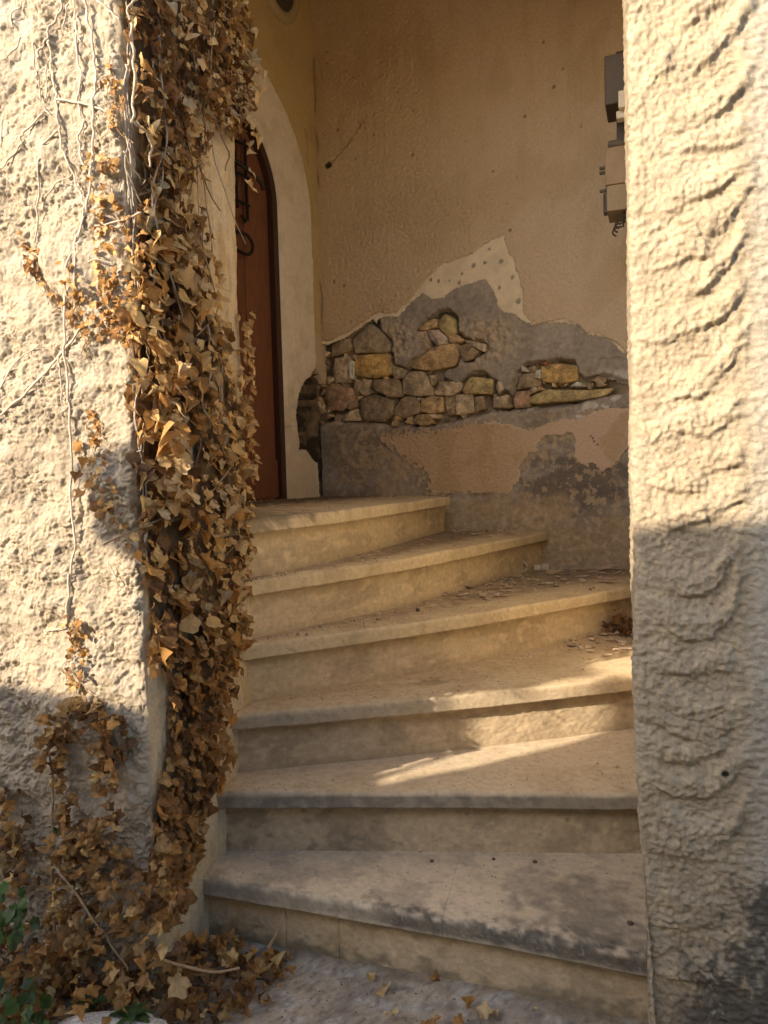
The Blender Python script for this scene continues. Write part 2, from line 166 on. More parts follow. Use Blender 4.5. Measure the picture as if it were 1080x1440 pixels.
class Wall:
    def __init__(s, P, d):
        s.P = np.array(P, float); d = np.array(d, float); s.d = d / np.hypot(*d); s.n = np.array([s.d[1], -s.d[0]])
    def pos(s, u, z, off):
        u = np.asarray(u, float); x = s.P[0] + s.d[0] * u + s.n[0] * off; y = s.P[1] + s.d[1] * u + s.n[1] * off
        return np.stack([x, y, np.broadcast_to(z, x.shape)], -1)
def sample_poly(poly, n, bare=()):
    P = np.array(poly); lo, hi = P.min(0), P.max(0); out = []
    while len(out) < n:
        u, z = rng.uniform(lo[0], hi[0], 400), rng.uniform(lo[1], hi[1], 400); ok = sdf(u, z, poly) > 0
        for a, b in zip(u[ok], z[ok]):
            if any(((a - q[0]) / q[2]) ** 2 + ((b - q[1]) / q[3]) ** 2 < 1 for q in bare) and rng.random() < .93: continue
            out.append((a, b))
    return out[:n]
class PB:
    """collects simple solids into one mesh"""
    def __init__(s): s.v = []; s.f = []
    def add(s, v, f):
        b = len(s.v); s.v += [tuple(map(float, q)) for q in v]; s.f += [tuple(i + b for i in q) for q in f]
    def box(s, c, sx, sy, sz, ax=None, ay=None, az=None, bev=0.0):
        ax = Vector(ax or (1, 0, 0)); ay = Vector(ay or (0, 1, 0)); az = Vector(az or (0, 0, 1)); c = Vector(c)
        if bev <= 0:
            v = [c + ax * (i * sx / 2) + ay * (j * sy / 2) + az * (k * sz / 2) for i in (-1, 1) for j in (-1, 1) for k in (-1, 1)]
            s.add(v, [(0, 1, 3, 2), (4, 6, 7, 5), (0, 4, 5, 1), (2, 3, 7, 6), (0, 2, 6, 4), (1, 5, 7, 3)])
        else:
            import bmesh
            bm = bmesh.new(); bmesh.ops.create_cube(bm, size=1)
            for q in bm.verts: q.co = Vector((q.co.x * sx, q.co.y * sy, q.co.z * sz))
            bmesh.ops.bevel(bm, geom=list(bm.edges), offset=bev, segments=2, affect='EDGES', profile=0.6)
            bm.verts.index_update()
            s.add([c + ax * q.co.x + ay * q.co.y + az * q.co.z for q in bm.verts], [tuple(q.index for q in f.verts) for f in bm.faces]); bm.free()
    def tube(s, pts, r, n=6, r1=None):
        pts = [Vector(p) for p in pts]; m = len(pts); rings = []
        for i, p in enumerate(pts):
            t = (pts[min(i + 1, m - 1)] - pts[max(i - 1, 0)]).normalized()
            a = t.orthogonal().normalized() if i == 0 else (a - t * a.dot(t)).normalized()
            b = t.cross(a); rr = (r if r1 is None else r + (r1 - r) * i / max(1, m - 1)) * (1 if r1 is None else 1 + .22 * math.sin(i * 1.9 + 40 * r) * math.sin(i * .7))
            rings.append([p + (a * math.cos(2 * math.pi * k / n) + b * math.sin(2 * math.pi * k / n)) * rr for k in range(n)])
        v = [q for g in rings for q in g]; f = []
        for i in range(m - 1):
            for k in range(n): f.append((i * n + k, i * n + (k + 1) % n, (i + 1) * n + (k + 1) % n, (i + 1) * n + k))
        f.append(tuple(range(n - 1, -1, -1))); f.append(tuple((m - 1) * n + k for k in range(n)))
        s.add(v, f)
    def build(s, name, mat, parent=None, col=None, smooth=False):
        return link(name, mesh_from(name, np.array(s.v), s.f, col, smooth), mat, parent)
def smooth_path(pts, n=5):
    P = [np.array(p, float) for p in pts]; out = []
    for i in range(len(P) - 1):
        p0 = P[max(i - 1, 0)]; p1 = P[i]; p2 = P[i + 1]; p3 = P[min(i + 2, len(P) - 1)]
        for k in range(n):
            t = k / n
            out.append(0.5 * (2 * p1 + (p2 - p0) * t + (2 * p0 - 5 * p1 + 4 * p2 - p3) * t * t + (3 * p1 - p0 - 3 * p2 + p3) * t ** 3))
    out.append(P[-1]); return out

# ---------------------------------------------------------------- materials
def new_mat(name):
    m = bpy.data.materials.new(name); m.use_nodes = True
    return m, m.node_tree, m.node_tree.nodes['Principled BSDF']
def surf_mat(name, scale=60, var=0.25, bump=0.3, bdist=0.004, rough=0.95, base=None, spec=0.2, fine=350, stretch=None):
    """base colour from the painted attribute (or one colour), mottled and given fine relief"""
    m, t, b = new_mat(name); N = t.nodes; K = t.links
    tc = N.new('ShaderNodeTexCoord'); src = tc.outputs['Object']
    if stretch:
        mp = N.new('ShaderNodeMapping'); mp.inputs['Scale'].default_value = stretch; K.new(src, mp.inputs[0]); src = mp.outputs[0]
    if base is None:
        at = N.new('ShaderNodeAttribute'); at.attribute_name = 'Col'; c = at.outputs['Color']
    else:
        rg = N.new('ShaderNodeRGB'); rg.outputs[0].default_value = (*base, 1); c = rg.outputs[0]
    n1 = N.new('ShaderNodeTexNoise'); n1.inputs['Scale'].default_value = scale; n1.inputs['Detail'].default_value = 6; n1.inputs['Roughness'].default_value = 0.65
    n2 = N.new('ShaderNodeTexNoise'); n2.inputs['Scale'].default_value = fine; n2.inputs['Detail'].default_value = 3
    K.new(src, n1.inputs['Vector']); K.new(src, n2.inputs['Vector'])
    mr = N.new('ShaderNodeMapRange'); mr.inputs['From Min'].default_value = 0.3; mr.inputs['From Max'].default_value = 0.7
    mr.inputs['To Min'].default_value = 1 - var; mr.inputs['To Max'].default_value = 1 + var
    K.new(n1.outputs['Fac'], mr.inputs['Value'])
    mr2 = N.new('ShaderNodeMapRange'); mr2.inputs['From Min'].default_value = 0.3; mr2.inputs['From Max'].default_value = 0.7
    mr2.inputs['To Min'].default_value = 1 - var * 0.6; mr2.inputs['To Max'].default_value = 1 + var * 0.6
    K.new(n2.outputs['Fac'], mr2.inputs['Value'])
    mu = N.new('ShaderNodeMath'); mu.operation = 'MULTIPLY'; K.new(mr.outputs[0], mu.inputs[0]); K.new(mr2.outputs[0], mu.inputs[1])
    vm = N.new('ShaderNodeVectorMath'); vm.operation = 'SCALE'; K.new(c, vm.inputs[0]); K.new(mu.outputs[0], vm.inputs['Scale'])
    K.new(vm.outputs[0], b.inputs['Base Color'])
    ad = N.new('ShaderNodeMath'); ad.operation = 'ADD'; K.new(n1.outputs['Fac'], ad.inputs[0])
    ml = N.new('ShaderNodeMath'); ml.operation = 'MULTIPLY'; ml.inputs[1].default_value = 0.5; K.new(n2.outputs['Fac'], ml.inputs[0]); K.new(ml.outputs[0], ad.inputs[1])
    bp = N.new('ShaderNodeBump'); bp.inputs['Strength'].default_value = bump; bp.inputs['Distance'].default_value = bdist
    K.new(ad.outputs[0], bp.inputs['Height']); K.new(bp.outputs[0], b.inputs['Normal'])
    b.inputs['Roughness'].default_value = rough; b.inputs['Specular IOR Level'].default_value = spec
    return m
def leaf_mat(name, transl=0.35, rough=0.7):
    m, t, b = new_mat(name); N = t.nodes; K = t.links
    at = N.new('ShaderNodeAttribute'); at.attribute_name = 'Col'
    tc = N.new('ShaderNodeTexCoord'); n1 = N.new('ShaderNodeTexNoise'); n1.inputs['Scale'].default_value = 90; n1.inputs['Detail'].default_value = 4
    K.new(tc.outputs['Object'], n1.inputs['Vector'])
    mr = N.new('ShaderNodeMapRange'); mr.inputs['From Min'].default_value = 0.3; mr.inputs['From Max'].default_value = 0.7; mr.inputs['To Min'].default_value = 0.7; mr.inputs['To Max'].default_value = 1.3
    K.new(n1.outputs['Fac'], mr.inputs['Value'])
    vm = N.new('ShaderNodeVectorMath'); vm.operation = 'SCALE'; K.new(at.outputs['Color'], vm.inputs[0]); K.new(mr.outputs[0], vm.inputs['Scale'])
    K.new(vm.outputs[0], b.inputs['Base Color']); b.inputs['Roughness'].default_value = rough; b.inputs['Specular IOR Level'].default_value = 0.25
    tr = N.new('ShaderNodeBsdfTranslucent'); K.new(vm.outputs[0], tr.inputs['Color'])
    mx = N.new('ShaderNodeMixShader'); mx.inputs[0].default_value = transl
    K.new(b.outputs[0], mx.inputs[1]); K.new(tr.outputs[0], mx.inputs[2]); K.new(mx.outputs[0], N['Material Output'].inputs['Surface'])
    return m
def plain_mat(name, c, rough=0.5, metal=0.0, spec=0.4):
    return surf_mat(name, scale=25, var=0.12, bump=0.08, bdist=0.001, rough=rough, base=c, spec=spec) if not metal else _metal(name, c, rough)
def _metal(name, c, rough):
    m = surf_mat(name, scale=40, var=0.3, bump=0.25, bdist=0.001, rough=rough, base=c, spec=0.5)
    m.node_tree.nodes['Principled BSDF'].inputs['Metallic'].default_value = 0.6
    return m
MT = dict(
    rough_plaster=surf_mat('rough_lime_plaster', 120, 0.16, 0.75, 0.004, fine=520),
    fine_plaster=surf_mat('sponged_plaster', 130, 0.14, 0.35, 0.003, fine=500),
    cement=surf_mat('cement_render', 45, 0.22, 0.35, 0.003, fine=300),
    smooth=surf_mat('trowelled_finish', 30, 0.07, 0.12, 0.002, fine=200),
    stone=surf_mat('rubble_stone', 34, 0.42, 0.9, 0.010, fine=150),
    limestone=surf_mat('limestone_tread', 55, 0.16, 0.22, 0.002, fine=420, rough=0.85),
    ground=surf_mat('worn_concrete', 40, 0.22, 0.4, 0.004, fine=260),
    wood=surf_mat('varnished_red_wood', 14, 0.3, 0.2, 0.002, rough=0.5, fine=60, stretch=(12, 12, 0.8), spec=0.4),
    iron=_metal('black_wrought_iron', (0.025, 0.022, 0.02), 0.55),
    leaf=leaf_mat('dry_leaf'), green=leaf_mat('green_leaf', 0.3, 0.45),
    vine=surf_mat('woody_vine', 60, 0.3, 0.4, 0.002, fine=300),
    flake=surf_mat('plaster_flake', 60, 0.2, 0.3, 0.002),
    grey_box=plain_mat('weathered_grey_plastic', (0.06, 0.043, 0.027), 0.55),
    tan_box=plain_mat('painted_tan_metal', (0.20, 0.14, 0.085), 0.6),
    white_plastic=plain_mat('white_plastic', (0.42, 0.38, 0.31), 0.4),
    cable=plain_mat('black_cable', (0.03, 0.026, 0.022), 0.6),
)
# ---------------------------------------------------------------- planes of the place
A = np.array([-.535, 1.665]); B = np.array([.441, 1.36]); fd = (B - A) / np.hypot(*(B - A))
nf = np.array([fd[1], -fd[0]])
rvd = np.array([.274, .962]); rvd = rvd / np.hypot(*rvd); rvn = np.array([rvd[1], -rvd[0]])
C0 = np.array([-.3114, 4.2566]); bwd = np.array([1, -.56]) / np.hypot(1, .56)
BW = Wall(C0, bwd)                                   # n points towards the camera
DWd = np.array([-.56, -1.0]) / np.hypot(.56, 1.0)
dn = np.array([-DWd[1], DWd[0]])
class DWall(Wall):
    pass
DW = DWall(C0, DWd); DW.n = dn                        # n points into the stair well
RV = Wall(A, rvd)
FLn = nf

def xyz(w, u, z, off=0.0):
    p = w.P + w.d * u + w.n * off
    return Vector((p[0], p[1], z))
FLw = Wall(A, -fd); FLw.n = nf
FRw = Wall(B, fd); FRw.n = nf
LAND = 6 * H

# ---------------------------------------------------------------- ground
gx = np.concatenate([np.linspace(-60, -3, 12), np.linspace(-2.6, -.9, 12), np.linspace(-.88, .9, 180), np.linspace(1.0, 3, 12), np.linspace(4, 60, 12)])
gy = np.concatenate([np.linspace(-60, -3, 12), np.linspace(-2, .9, 20), np.linspace(.92, 2.1, 130), np.linspace(2.3, 6, 10), np.linspace(8, 60, 12)])
X, Y = np.meshgrid(gx, gy)
Zg = 0.004 * fbm(X * 5, Y * 5, 4, 2) + 0.0025 * fbm(X * 30, Y * 30, 3, 4)
# the concrete runs up a little as a fillet against the lowest riser
rd = (Y - (1.69 - (X - .086) * .372)) * .937
Zg = Zg + 0.012 * sm(rd + 0.025 * pn(X * 9, Y * 9, 8), -0.09, 0.0) * (np.abs(X) < 1)
Zg = np.where((np.abs(X) > 3) | (Y < -1) | (Y > 3), -0.01, Zg)
cg = colr((.39, .325, .24), X.shape)
cg = mixc(cg, (.22, .19, .16), 0.6 * sm(fbm(X * 7, Y * 7, 4, 20), -.1, .5))
cg = mixc(cg, (.45, .415, .36), 0.7 * sm(fbm(X * 18, Y * 18, 3, 25), .1, .5))
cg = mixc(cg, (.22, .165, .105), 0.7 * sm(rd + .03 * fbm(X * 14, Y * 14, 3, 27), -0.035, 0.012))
cg = mixc(cg, (.15, .12, .09), .5 * sm(fbm(X * 120, Y * 120, 2, 31), .2, .5))
cg = mixc(cg, (.12, .095, .07), .5 * sm(fbm(X * 60, Y * 60, 3, 29), .35, .6))
o = grid_obj('ground', np.stack([X, Y, Zg], -1), cg, MT['ground']); tag(o, kind='structure')

# ---------------------------------------------------------------- left pier: one plaster skin round front, corner, reveal and inner face
def plan_profile(pts, rad, steps):
    """polyline in plan with rounded corners -> dense points, steps = spacing per segment"""
    out = []; n = len(pts); pts = [np.array(p, float) for p in pts]; cur = pts[0]
    for i in range(1, n):
        d = (pts[i] - pts[i - 1]); Lg = np.hypot(*d); d = d / Lg
        if i < n - 1:
            d2 = pts[i + 1] - pts[i]; d2 = d2 / np.hypot(*d2); r = rad[i]
            e0 = pts[i] - d * r; e1 = pts[i] + d2 * r
        else: e0 = pts[i]; e1 = None
        st = steps[i - 1]; m = max(2, int(np.hypot(*(e0 - cur)) / st))
        for k in range(m): out.append(cur + (e0 - cur) * k / m)
        if e1 is not None:
            m2 = max(3, int(1.5 * rad[i] / min(st, 0.003)))
            for k in range(m2):
                t = k / m2; out.append((1 - t) ** 2 * e0 + 2 * t * (1 - t) * pts[i] + t * t * e1)
            cur = e1
        else: out.append(e0)
    P = np.array(out); tg = np.gradient(P, axis=0); tg /= np.hypot(tg[:, 0], tg[:, 1])[:, None]
    arc = np.concatenate([[0], np.cumsum(np.hypot(*(np.diff(P, axis=0)).T))])
    return P, tg, arc
zs_f = np.concatenate([[-.12], np.linspace(-.06, 2.60, 1060), np.linspace(2.64, 3.9, 34)])
def surf(P, nrm, zs, hgt):
    p = np.empty((len(P), len(zs), 3)); p[:, :, 0] = P[:, 0:1] + nrm[:, 0:1] * hgt; p[:, :, 1] = P[:, 1:2] + nrm[:, 1:2] * hgt; p[:, :, 2] = zs[None, :]
    return p

def left_height(t, z):
    """t: distance along the skin, 0 at the corner, negative on the street face"""
    fr = sm(-t, -.014, .008)
    big = .016 * fbm(t * 5, z * 5, 3, 1)
    dia = z + 0.55 * t
    ledge = .016 * (np.abs(pn(t * 4 + 9, dia * 11, 7)) - .25) * sm(pn(t * 3, z * 3, 6), -.5, .2)
    gr = .55 + .75 * sm(pn(t * 6, z * 6, 12) + .4 * pn(t * 19, z * 19, 14), -.4, .4)
    lump = .8 * gr * (.0052 * fbm(t * 46 + .6 * pn(t * 50, z * 50, 2), z * 50 + .6 * pn(t * 50, z * 50, 4), 4, 11, .72) + .0026 * np.abs(pn(t * 88, z * 88, 15)) + .0022 * pn(t * 135, z * 129, 18)) + .006 * fbm(t * 17, z * 21, 2, 19)
    pit = -.004 * sm(pn(t * 42, z * 42, 31) + .5 * pn(t * 14, z * 14, 33), .42, .7)
    fade = sm(2.66 - z, 0, .1) * sm(t + .88, 0, .06)
    f = big + (ledge + lump + pit) * fade
    # reveal: drawn down with a brush, ribbed and cracked
    rib = .0045 * fbm(t * 38, z * 5, 3, 41) + .0022 * fbm(t * 90, z * 22, 3, 43) + .006 * fbm(t * 4, z * 3, 2, 47)
    crack = -.005 * sm(1 - np.abs(pn(t * 26 + .8 * pn(t * 9, z * 9, 5), z * 4, 53)) * 9, 0, 1) * sm(pn(t * 8, z * 6, 54), -.2, .3)
    return f * fr + (rib + crack) * fade * (1 - fr)
far_l = A - fd * 1.7; ptsL = [far_l, A - fd * .85, A, A + rvd * .56, A + rvd * .56 - fd * 1.0]
P, tg, arc = plan_profile(ptsL, [0, .0, .028, .05, 0], [.05, .0024, .0032, .05])
i0 = int(np.argmin(np.hypot(*(P - A).T))); tt = arc - arc[i0]
nrm = np.stack([tg[:, 1], -tg[:, 0]], -1)
T, Z = np.meshgrid(tt, zs_f, indexing='ij')
hg = left_height(T, Z)
c = colr((.385, .32, .235), T.shape)
c = mixc(c, (.44, .38, .295), .6 * sm(fbm(T * 9, Z * 9, 3, 60), 0, .5))
c = mixc(c, (.47, .38, .26), .55 * sm(fbm(T * 20, Z * 20, 3, 63), .12, .55))
c = mixc(c, (.27, .22, .16), .75 * sm(fbm(T * 6, Z * 5, 4, 66), .35, .7) * sm(-T, .05, .2))
c = mixc(c, (.30, .24, .16), .5 * sm(.35 - Z + .25 * fbm(T * 7, Z * 7, 3, 68), 0, .45))
c = mixc(c, (.36, .29, .21), .45 * sm(-.008 - hg, 0, .012) * sm(-T, 0, .03))
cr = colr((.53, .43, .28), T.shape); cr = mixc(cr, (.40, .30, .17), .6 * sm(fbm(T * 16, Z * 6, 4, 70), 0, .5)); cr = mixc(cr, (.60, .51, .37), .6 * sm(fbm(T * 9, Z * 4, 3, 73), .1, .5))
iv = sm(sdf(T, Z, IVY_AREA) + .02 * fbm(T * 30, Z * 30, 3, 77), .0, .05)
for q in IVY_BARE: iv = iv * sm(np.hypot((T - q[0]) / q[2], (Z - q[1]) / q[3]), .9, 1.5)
cr = mixc(cr, (.09, .06, .036), .9 * iv)  # debris brown under the ivy, painted dark to imitate shaded gaps
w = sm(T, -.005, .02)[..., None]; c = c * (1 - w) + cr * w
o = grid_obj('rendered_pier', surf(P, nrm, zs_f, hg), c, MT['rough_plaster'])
tag(o, 'cream roughcast wall end on the left, overgrown by dead ivy', 'wall', kind='thing')
VINE_OFF = lambda u, z: float(left_height(np.array([-u]), np.array([z]))[0])

# ---------------------------------------------------------------- right pier with swept trowel strokes
def right_height(t, z):
    """t: distance from the opening's edge along the street face (positive away from the opening)"""
    f = .004 * fbm(t * 5, z * 5, 2, 101) + sm(pn(t * 9, z * 9, 122), -.6, .5) * .0022 * fbm(t * 40 + .5 * pn(t * 45, z * 45, 2), z * 46, 4, 104, .72) + .0026 * fbm(t * 75, z * 75, 2, 107, .75) + .0013 * pn(t * 120 + 3.3, z * 118, 109)
    wob = .007 * fbm(t * 16, z * 16, 2, 112) + .0026 * fbm(t * 75, z * 75, 2, 113); wz = z + wob; wt = t + .008 * fbm(t * 20, z * 20, 2, 114)
    st = np.zeros_like(t)
    for q in STROKES:
        q = sorted(q)
        us = np.array([a for a, b in q]); zz = np.array([b for a, b in q])
        zc = np.interp(wt, us, zz); v = wz - zc
        inside = sm(wt, us[0] - .020, us[0] + .03) * sm(us[-1] + .020 - wt, 0, .03)
        amp = .0100 * (0.85 + .40 * pn(wt * 17, wz * 3, 117)) * (1 + .22 * pn(t * 60, z * 60, 119) + .18 * pn(t * 120, z * 120, 121))
        prof = np.where(v > 0, sm(.062 - v, 0, .062) ** 1.25, sm(v, -.015 , .001)) + .35 * np.where(v > .018, sm(.05 - v, 0, .032), sm(v, .008, .018))
        dip = -.22 * np.where(v < 0, sm(v, -.03, -.006) * sm(-v, .0, .006), 0)
        st = np.maximum(st, amp * prof * inside) + amp * dip * inside
    flare = -.035 * sm(.75 - z, 0, .9)
    return (f + st) * sm(2.66 - z, 0, .1) * sm(.54 - t, 0, .06) + flare
Bu = B + fd * .195; far_r = Bu + np.array([math.cos(math.radians(-6)), math.sin(math.radians(-6))]) * 1.5
rv2 = np.array([.301, .954]); rv2 /= np.hypot(*rv2)
rb = B + rv2 * .55
ptsR = [far_r, Bu + (far_r - Bu) / 1.5 * .35, Bu, B, rb]
P, tg, arc = plan_profile(ptsR, [0, 0, .03, .016, 0], [.05, .003, .0022, .02])
i0 = int(np.argmin(np.hypot(*(P - B).T))); tt = arc[i0] - arc
nrm = -np.stack([tg[:, 1], -tg[:, 0]], -1) * -1.0
nrm = np.stack([-tg[:, 1], tg[:, 0]], -1)
T, Z = np.meshgrid(tt, zs_f, indexing='ij')
hg = right_height(T, Z)
c = colr((.355, .285, .195), T.shape)
c = mixc(c, (.40, .335, .24), .6 * sm(fbm(T * 8, Z * 8, 3, 160), 0, .5))
c = mixc(c, (.50, .40, .26), .5 * sm(fbm(T * 24, Z * 24, 3, 163), .1, .55))
c = mixc(c, (.42, .385, .32), .6 * sm(T, .17, .21))  # turned face painted paler and greyer, imitating sky light on it
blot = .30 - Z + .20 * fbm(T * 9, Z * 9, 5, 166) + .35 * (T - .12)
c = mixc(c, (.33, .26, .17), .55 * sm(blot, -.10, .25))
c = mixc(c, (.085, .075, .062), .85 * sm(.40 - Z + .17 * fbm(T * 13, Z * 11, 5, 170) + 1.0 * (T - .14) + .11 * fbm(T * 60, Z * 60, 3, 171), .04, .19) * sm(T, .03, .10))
c = mixc(c, (.62, .6, .56), .85 * sm(pn(T * 75, Z * 75, 175) + .4 * pn(T * 30, Z * 30, 176), .52, .62) * sm(.22 - Z, 0, .1) * sm(T, .07, .12))
c = mixc(c, (.03, .025, .02), sm(.008 - np.hypot(T - .144, Z - .622), 0, .003))
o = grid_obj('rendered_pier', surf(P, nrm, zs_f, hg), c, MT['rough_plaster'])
tag(o, 'cream roughcast wall end on the right with curved trowel strokes', 'wall', kind='thing')

# right inner wall behind it (mostly out of sight, throws sunlight back onto the steps)
def flat_wall(name, p0, p1, z0, z1, color, mat, step=.03, amp=.004):
    d = np.array(p1) - np.array(p0); Lg = np.hypot(*d); w_ = Wall(p0, d)
    u, z = np.meshgrid(np.arange(0, Lg + step, step), np.arange(z0, z1 + step, step), indexing='ij')
    return grid_obj(name, w_.pos(u, z, amp * fbm(u * 8, z * 8, 4, 7)), mixc(colr(color, u.shape), np.array(color) * .75, .5 * sm(fbm(u * 3, z * 3, 3, 9), 0, .5)), mat)
ri1 = np.array([1.215, 3.53])
o = flat_wall('side_wall', rb + np.array([.02, -.03]), ri1, -.1, 3.9, (.82, .69, .49), MT['fine_plaster'])
tag(o, 'tan plaster side wall hidden behind the right wall end, carrying the boxes', 'wall', kind='thing')
# lintel over the opening and the roof slab above the stair well
pb = PB(); mid = (A + B) / 2 + rvd * .27
pb.box((mid[0], mid[1], 3.62), 1.3, .5, .56, ax=(*fd, 0), ay=(fd[1] * -1, fd[0], 0), bev=.03)
o = pb.build('lintel', MT['rough_plaster'], None, (.62, .53, .40)); tag(o, 'cream rendered lintel spanning the stair opening above the picture', 'lintel')
pb = PB(); pb.box((-.1, 3.0, 4.0), 4.6, 4.2, .2)
o = pb.build('ceiling', MT['fine_plaster'], None, (.62, .52, .38)); tag(o, kind='structure')
# ---------------------------------------------------------------- back wall, built up in coats
def axis(a, b, st): return np.arange(a, b + st, st)
def warp(u, z, s, a=.011, b=.004):
    return (u + a * fbm(u * 11, z * 11, 3, s) + b * fbm(u * 70, z * 70, 2, s + 5), z + a * fbm(u * 11, z * 11, 3, s + 9) + b * fbm(u * 70, z * 70, 2, s + 14))
u, z = np.meshgrid(axis(-.1, 1.9, .02), axis(.45, 3.9, .02), indexing='ij')
bw_hole = sm(sdf(u, z, STONE_HOLE), -.06, -.0)
o = grid_obj('back_wall', BW.pos(u, z, -.055 + .008 * fbm(u * 20, z * 20, 3, 3)), mixc(colr((.17, .13, .08), u.shape), (.34, .27, .175), sm(fbm(u * 12, z * 12, 3, 4), -.2, .4)), MT['cement'])
tag(o, 'tall back wall of peeling tan plaster with bare rubble stones', 'wall', kind='thing'); back = o

pb = PB(); q = xyz(BW, .85, 2.2, -.24); pb.box(q, 2.6, .3, 3.7, ax=(*bwd, 0), ay=(*BW.n, 0)); pb.build('core', MT['cement'], back, (.14, .11, .07))
stp = .0048
u, z = np.meshgrid(axis(-.03, 1.8, stp), axis(.55, 2.36, stp), indexing='ij')
wu, wz = warp(u, z, 200)
hole = sdf(wu, wz, STONE_HOLE)
dep = -hole                                        # >0 on the render
# ragged lump of bedding mortar hanging over the stones
mort = np.maximum.reduce([sm(.20 - np.hypot((u - .44) / 1.0, (z - 1.86) / .8), 0, .12), sm(.26 - np.hypot((u - .86) / 1.5, (z - 1.80) / .62), 0, .15)])
hh = .0022 * fbm(u * 25, z * 25, 4, 203) + mort * (.012 * fbm(u * 28, z * 28, 4, 206, .6)) - .045 * (1 - sm(dep, -.001, .020)) ** 1.3
hh -= .008 * sm(1 - polyline_d(u + .006 * pn(u * 30, z * 30, 3), z + .01 * pn(u * 22, z * 22, 6), CRACK + [(1.72, 1.645)])[0] / .007, 0, 1)
hh -= .012 * sm(u + .006 * fbm(u * 0 + 3, z * 20, 2, 4), 1.50, 1.49) * 0
c = colr((.345, .30, .24), u.shape)
c = mixc(c, (.42, .37, .295), .7 * sm(fbm(u * 5, z * 5, 4, 210), 0, .5))
c = mixc(c, (.26, .225, .18), .6 * sm(fbm(u * 9, z * 9, 4, 213), .1, .5))
c = mixc(c, (.50, .40, .275), mort * (.45 + .5 * sm(fbm(u * 30, z * 30, 3, 215), -.2, .3)))
low = sm(1.50 - z, 0, .12)
c = mixc(c, (.235, .195, .15), low * .65 * sm(fbm(u * 5 + 3, z * 6, 5, 220) + .25 * sm(np.abs(u - 1.0), .25, .5), .0, .45))
c = mixc(c, (.125, .105, .085), low * .75 * sm(.28 - np.hypot((u - 1.40) / 1.3, (z - 1.10) / .55) + .14 * fbm(u * 9, z * 12, 4, 223), 0, .12))
c = mixc(c, (.225, .185, .135), low * .7 * sm(.23 - np.hypot((u - .22) / 1.0, (z - 1.30) / .9) + .1 * fbm(u * 9, z * 9, 4, 226), 0, .12))
c = mixc(c, (.42, .32, .20), low * .8 * sm(pn(u * 60, z * 60, 229) + 1.3 * fbm(u * 7, z * 7, 3, 230) + .12 - 1.4 * np.abs(u - .47), -.12, .25) * sm(.75 - u, 0, .2) * sm(u, .1, .3) * sm(1.5 - z, 0, .05))
c = mixc(c, (.40, .305, .19), sm(1.045 + .05 * fbm(u * 6, z * 6, 3, 232) - z, -.01, .04) * (.55 + .4 * sm(fbm(u * 9, z * 12, 4, 234), -.2, .3)) * sm(1.35 + .1 * pn(u * 5, z * 9, 4) - u, -.1, .1))
c = mixc(c, (.34, .26, .165), sm(.92 + .06 * fbm(u * 6, z * 9, 3, 236) - z, -.02, .05) * .8)
c = mixc(c, (.47, .365, .24), low * .75 * sm(fbm(u * 24, z * 24, 5, 251, .65) + .5 * fbm(u * 5, z * 5, 2, 252), .12, .34) * sm(u, .0, .12) * sm(1.5 - z, 0, .06) * sm(1.7 - u, 0, .2))
wht = (fbm(u * 12, z * 16, 4, 240) + .8 * sm(u, 1.1, 1.6) - 1.0 + .9 * sm(.055 - np.abs(z - (1.47 + .075 * (u - 1.1) / .5)), 0, .05))
c = mixc(c, (.60, .56, .50), .9 * sm(wht, .02, .12) * sm(u, .9, 1.1) * sm(1.62 - z, 0, .05) * sm(z, 1.36, 1.41))
c = mixc(c, (.55, .46, .36), .9 * sm(.035 - np.hypot(u - .085, z - 1.465) + .012 * pn(u * 60, z * 60, 3), 0, .008))
cement = grid_obj('cement_render', BW.pos(u, z, hh), c, MT['cement'], back, mask=dep > -.004)

u, z = np.meshgrid(axis(-.03, 1.8, stp), axis(1.5, 2.4, stp), indexing='ij')
wu, wz = warp(u, z, 300, .006, .004)
fe = np.array(FINISH_EDGE); te = np.array(TOP_EDGE)
polyF = [tuple(p) for p in fe] + [(1.95, 2.9), (-.3, 2.9)]; polyT = [tuple(p) for p in te] + [(1.95, 4.5), (-.3, 4.5)]
dF = sdf(wu, wz, polyF)
hh = .006 * sm(dF, 0, .006) + .0006 * fbm(u * 30, z * 30, 3, 303)
c = colr((.80, .68, .48), u.shape); c = mixc(c, (.70, .58, .40), .6 * sm(fbm(u * 7, z * 7, 3, 306), 0, .5))
for (a, b, r) in NAIL_HOLES:
    dd = np.hypot(u - a, (z - b)) + .003 * pn(u * 90, z * 90, 5)
    k = sm(r * .5 - dd, -.001, .0035); c = mixc(c, (.20, .17, .135), k); hh = hh - .007 * k
grid_obj('finish_coat', BW.pos(u, z, hh), c, MT['smooth'], back, mask=dF > 0)

stp2 = .0052
u, z = np.meshgrid(axis(-.03, 1.85, stp2), axis(1.6, 3.9, stp2), indexing='ij')
wu, wz = warp(u, z, 400, .007, .004)
dT = sdf(wu, wz, polyT)
stip = .0046 * fbm(u * 70, z * 70, 2, 403) + .0036 * np.abs(pn(u * 110, z * 110, 405)) + .004 * fbm(u * 4, z * 4, 2, 406)
calm = sm(u + .25 * (z - 2.2) + .15 * pn(u * 3, z * 3, 7), .75, 1.25)
hh = .013 * sm(dT, -.001, .006) + stip * (1 - .55 * calm) * sm(dT, 0, .02)
c = colr((.575, .44, .27), u.shape)
c = mixc(c, (.61, .48, .33), calm)
c = mixc(c, (.49, .365, .215), .5 * sm(fbm(u * 3.5, z * 2.5, 4, 410), 0, .5))
c = mixc(c, (.57, .44, .28), .5 * sm(fbm(u * 8, z * 8, 4, 413), .15, .55))
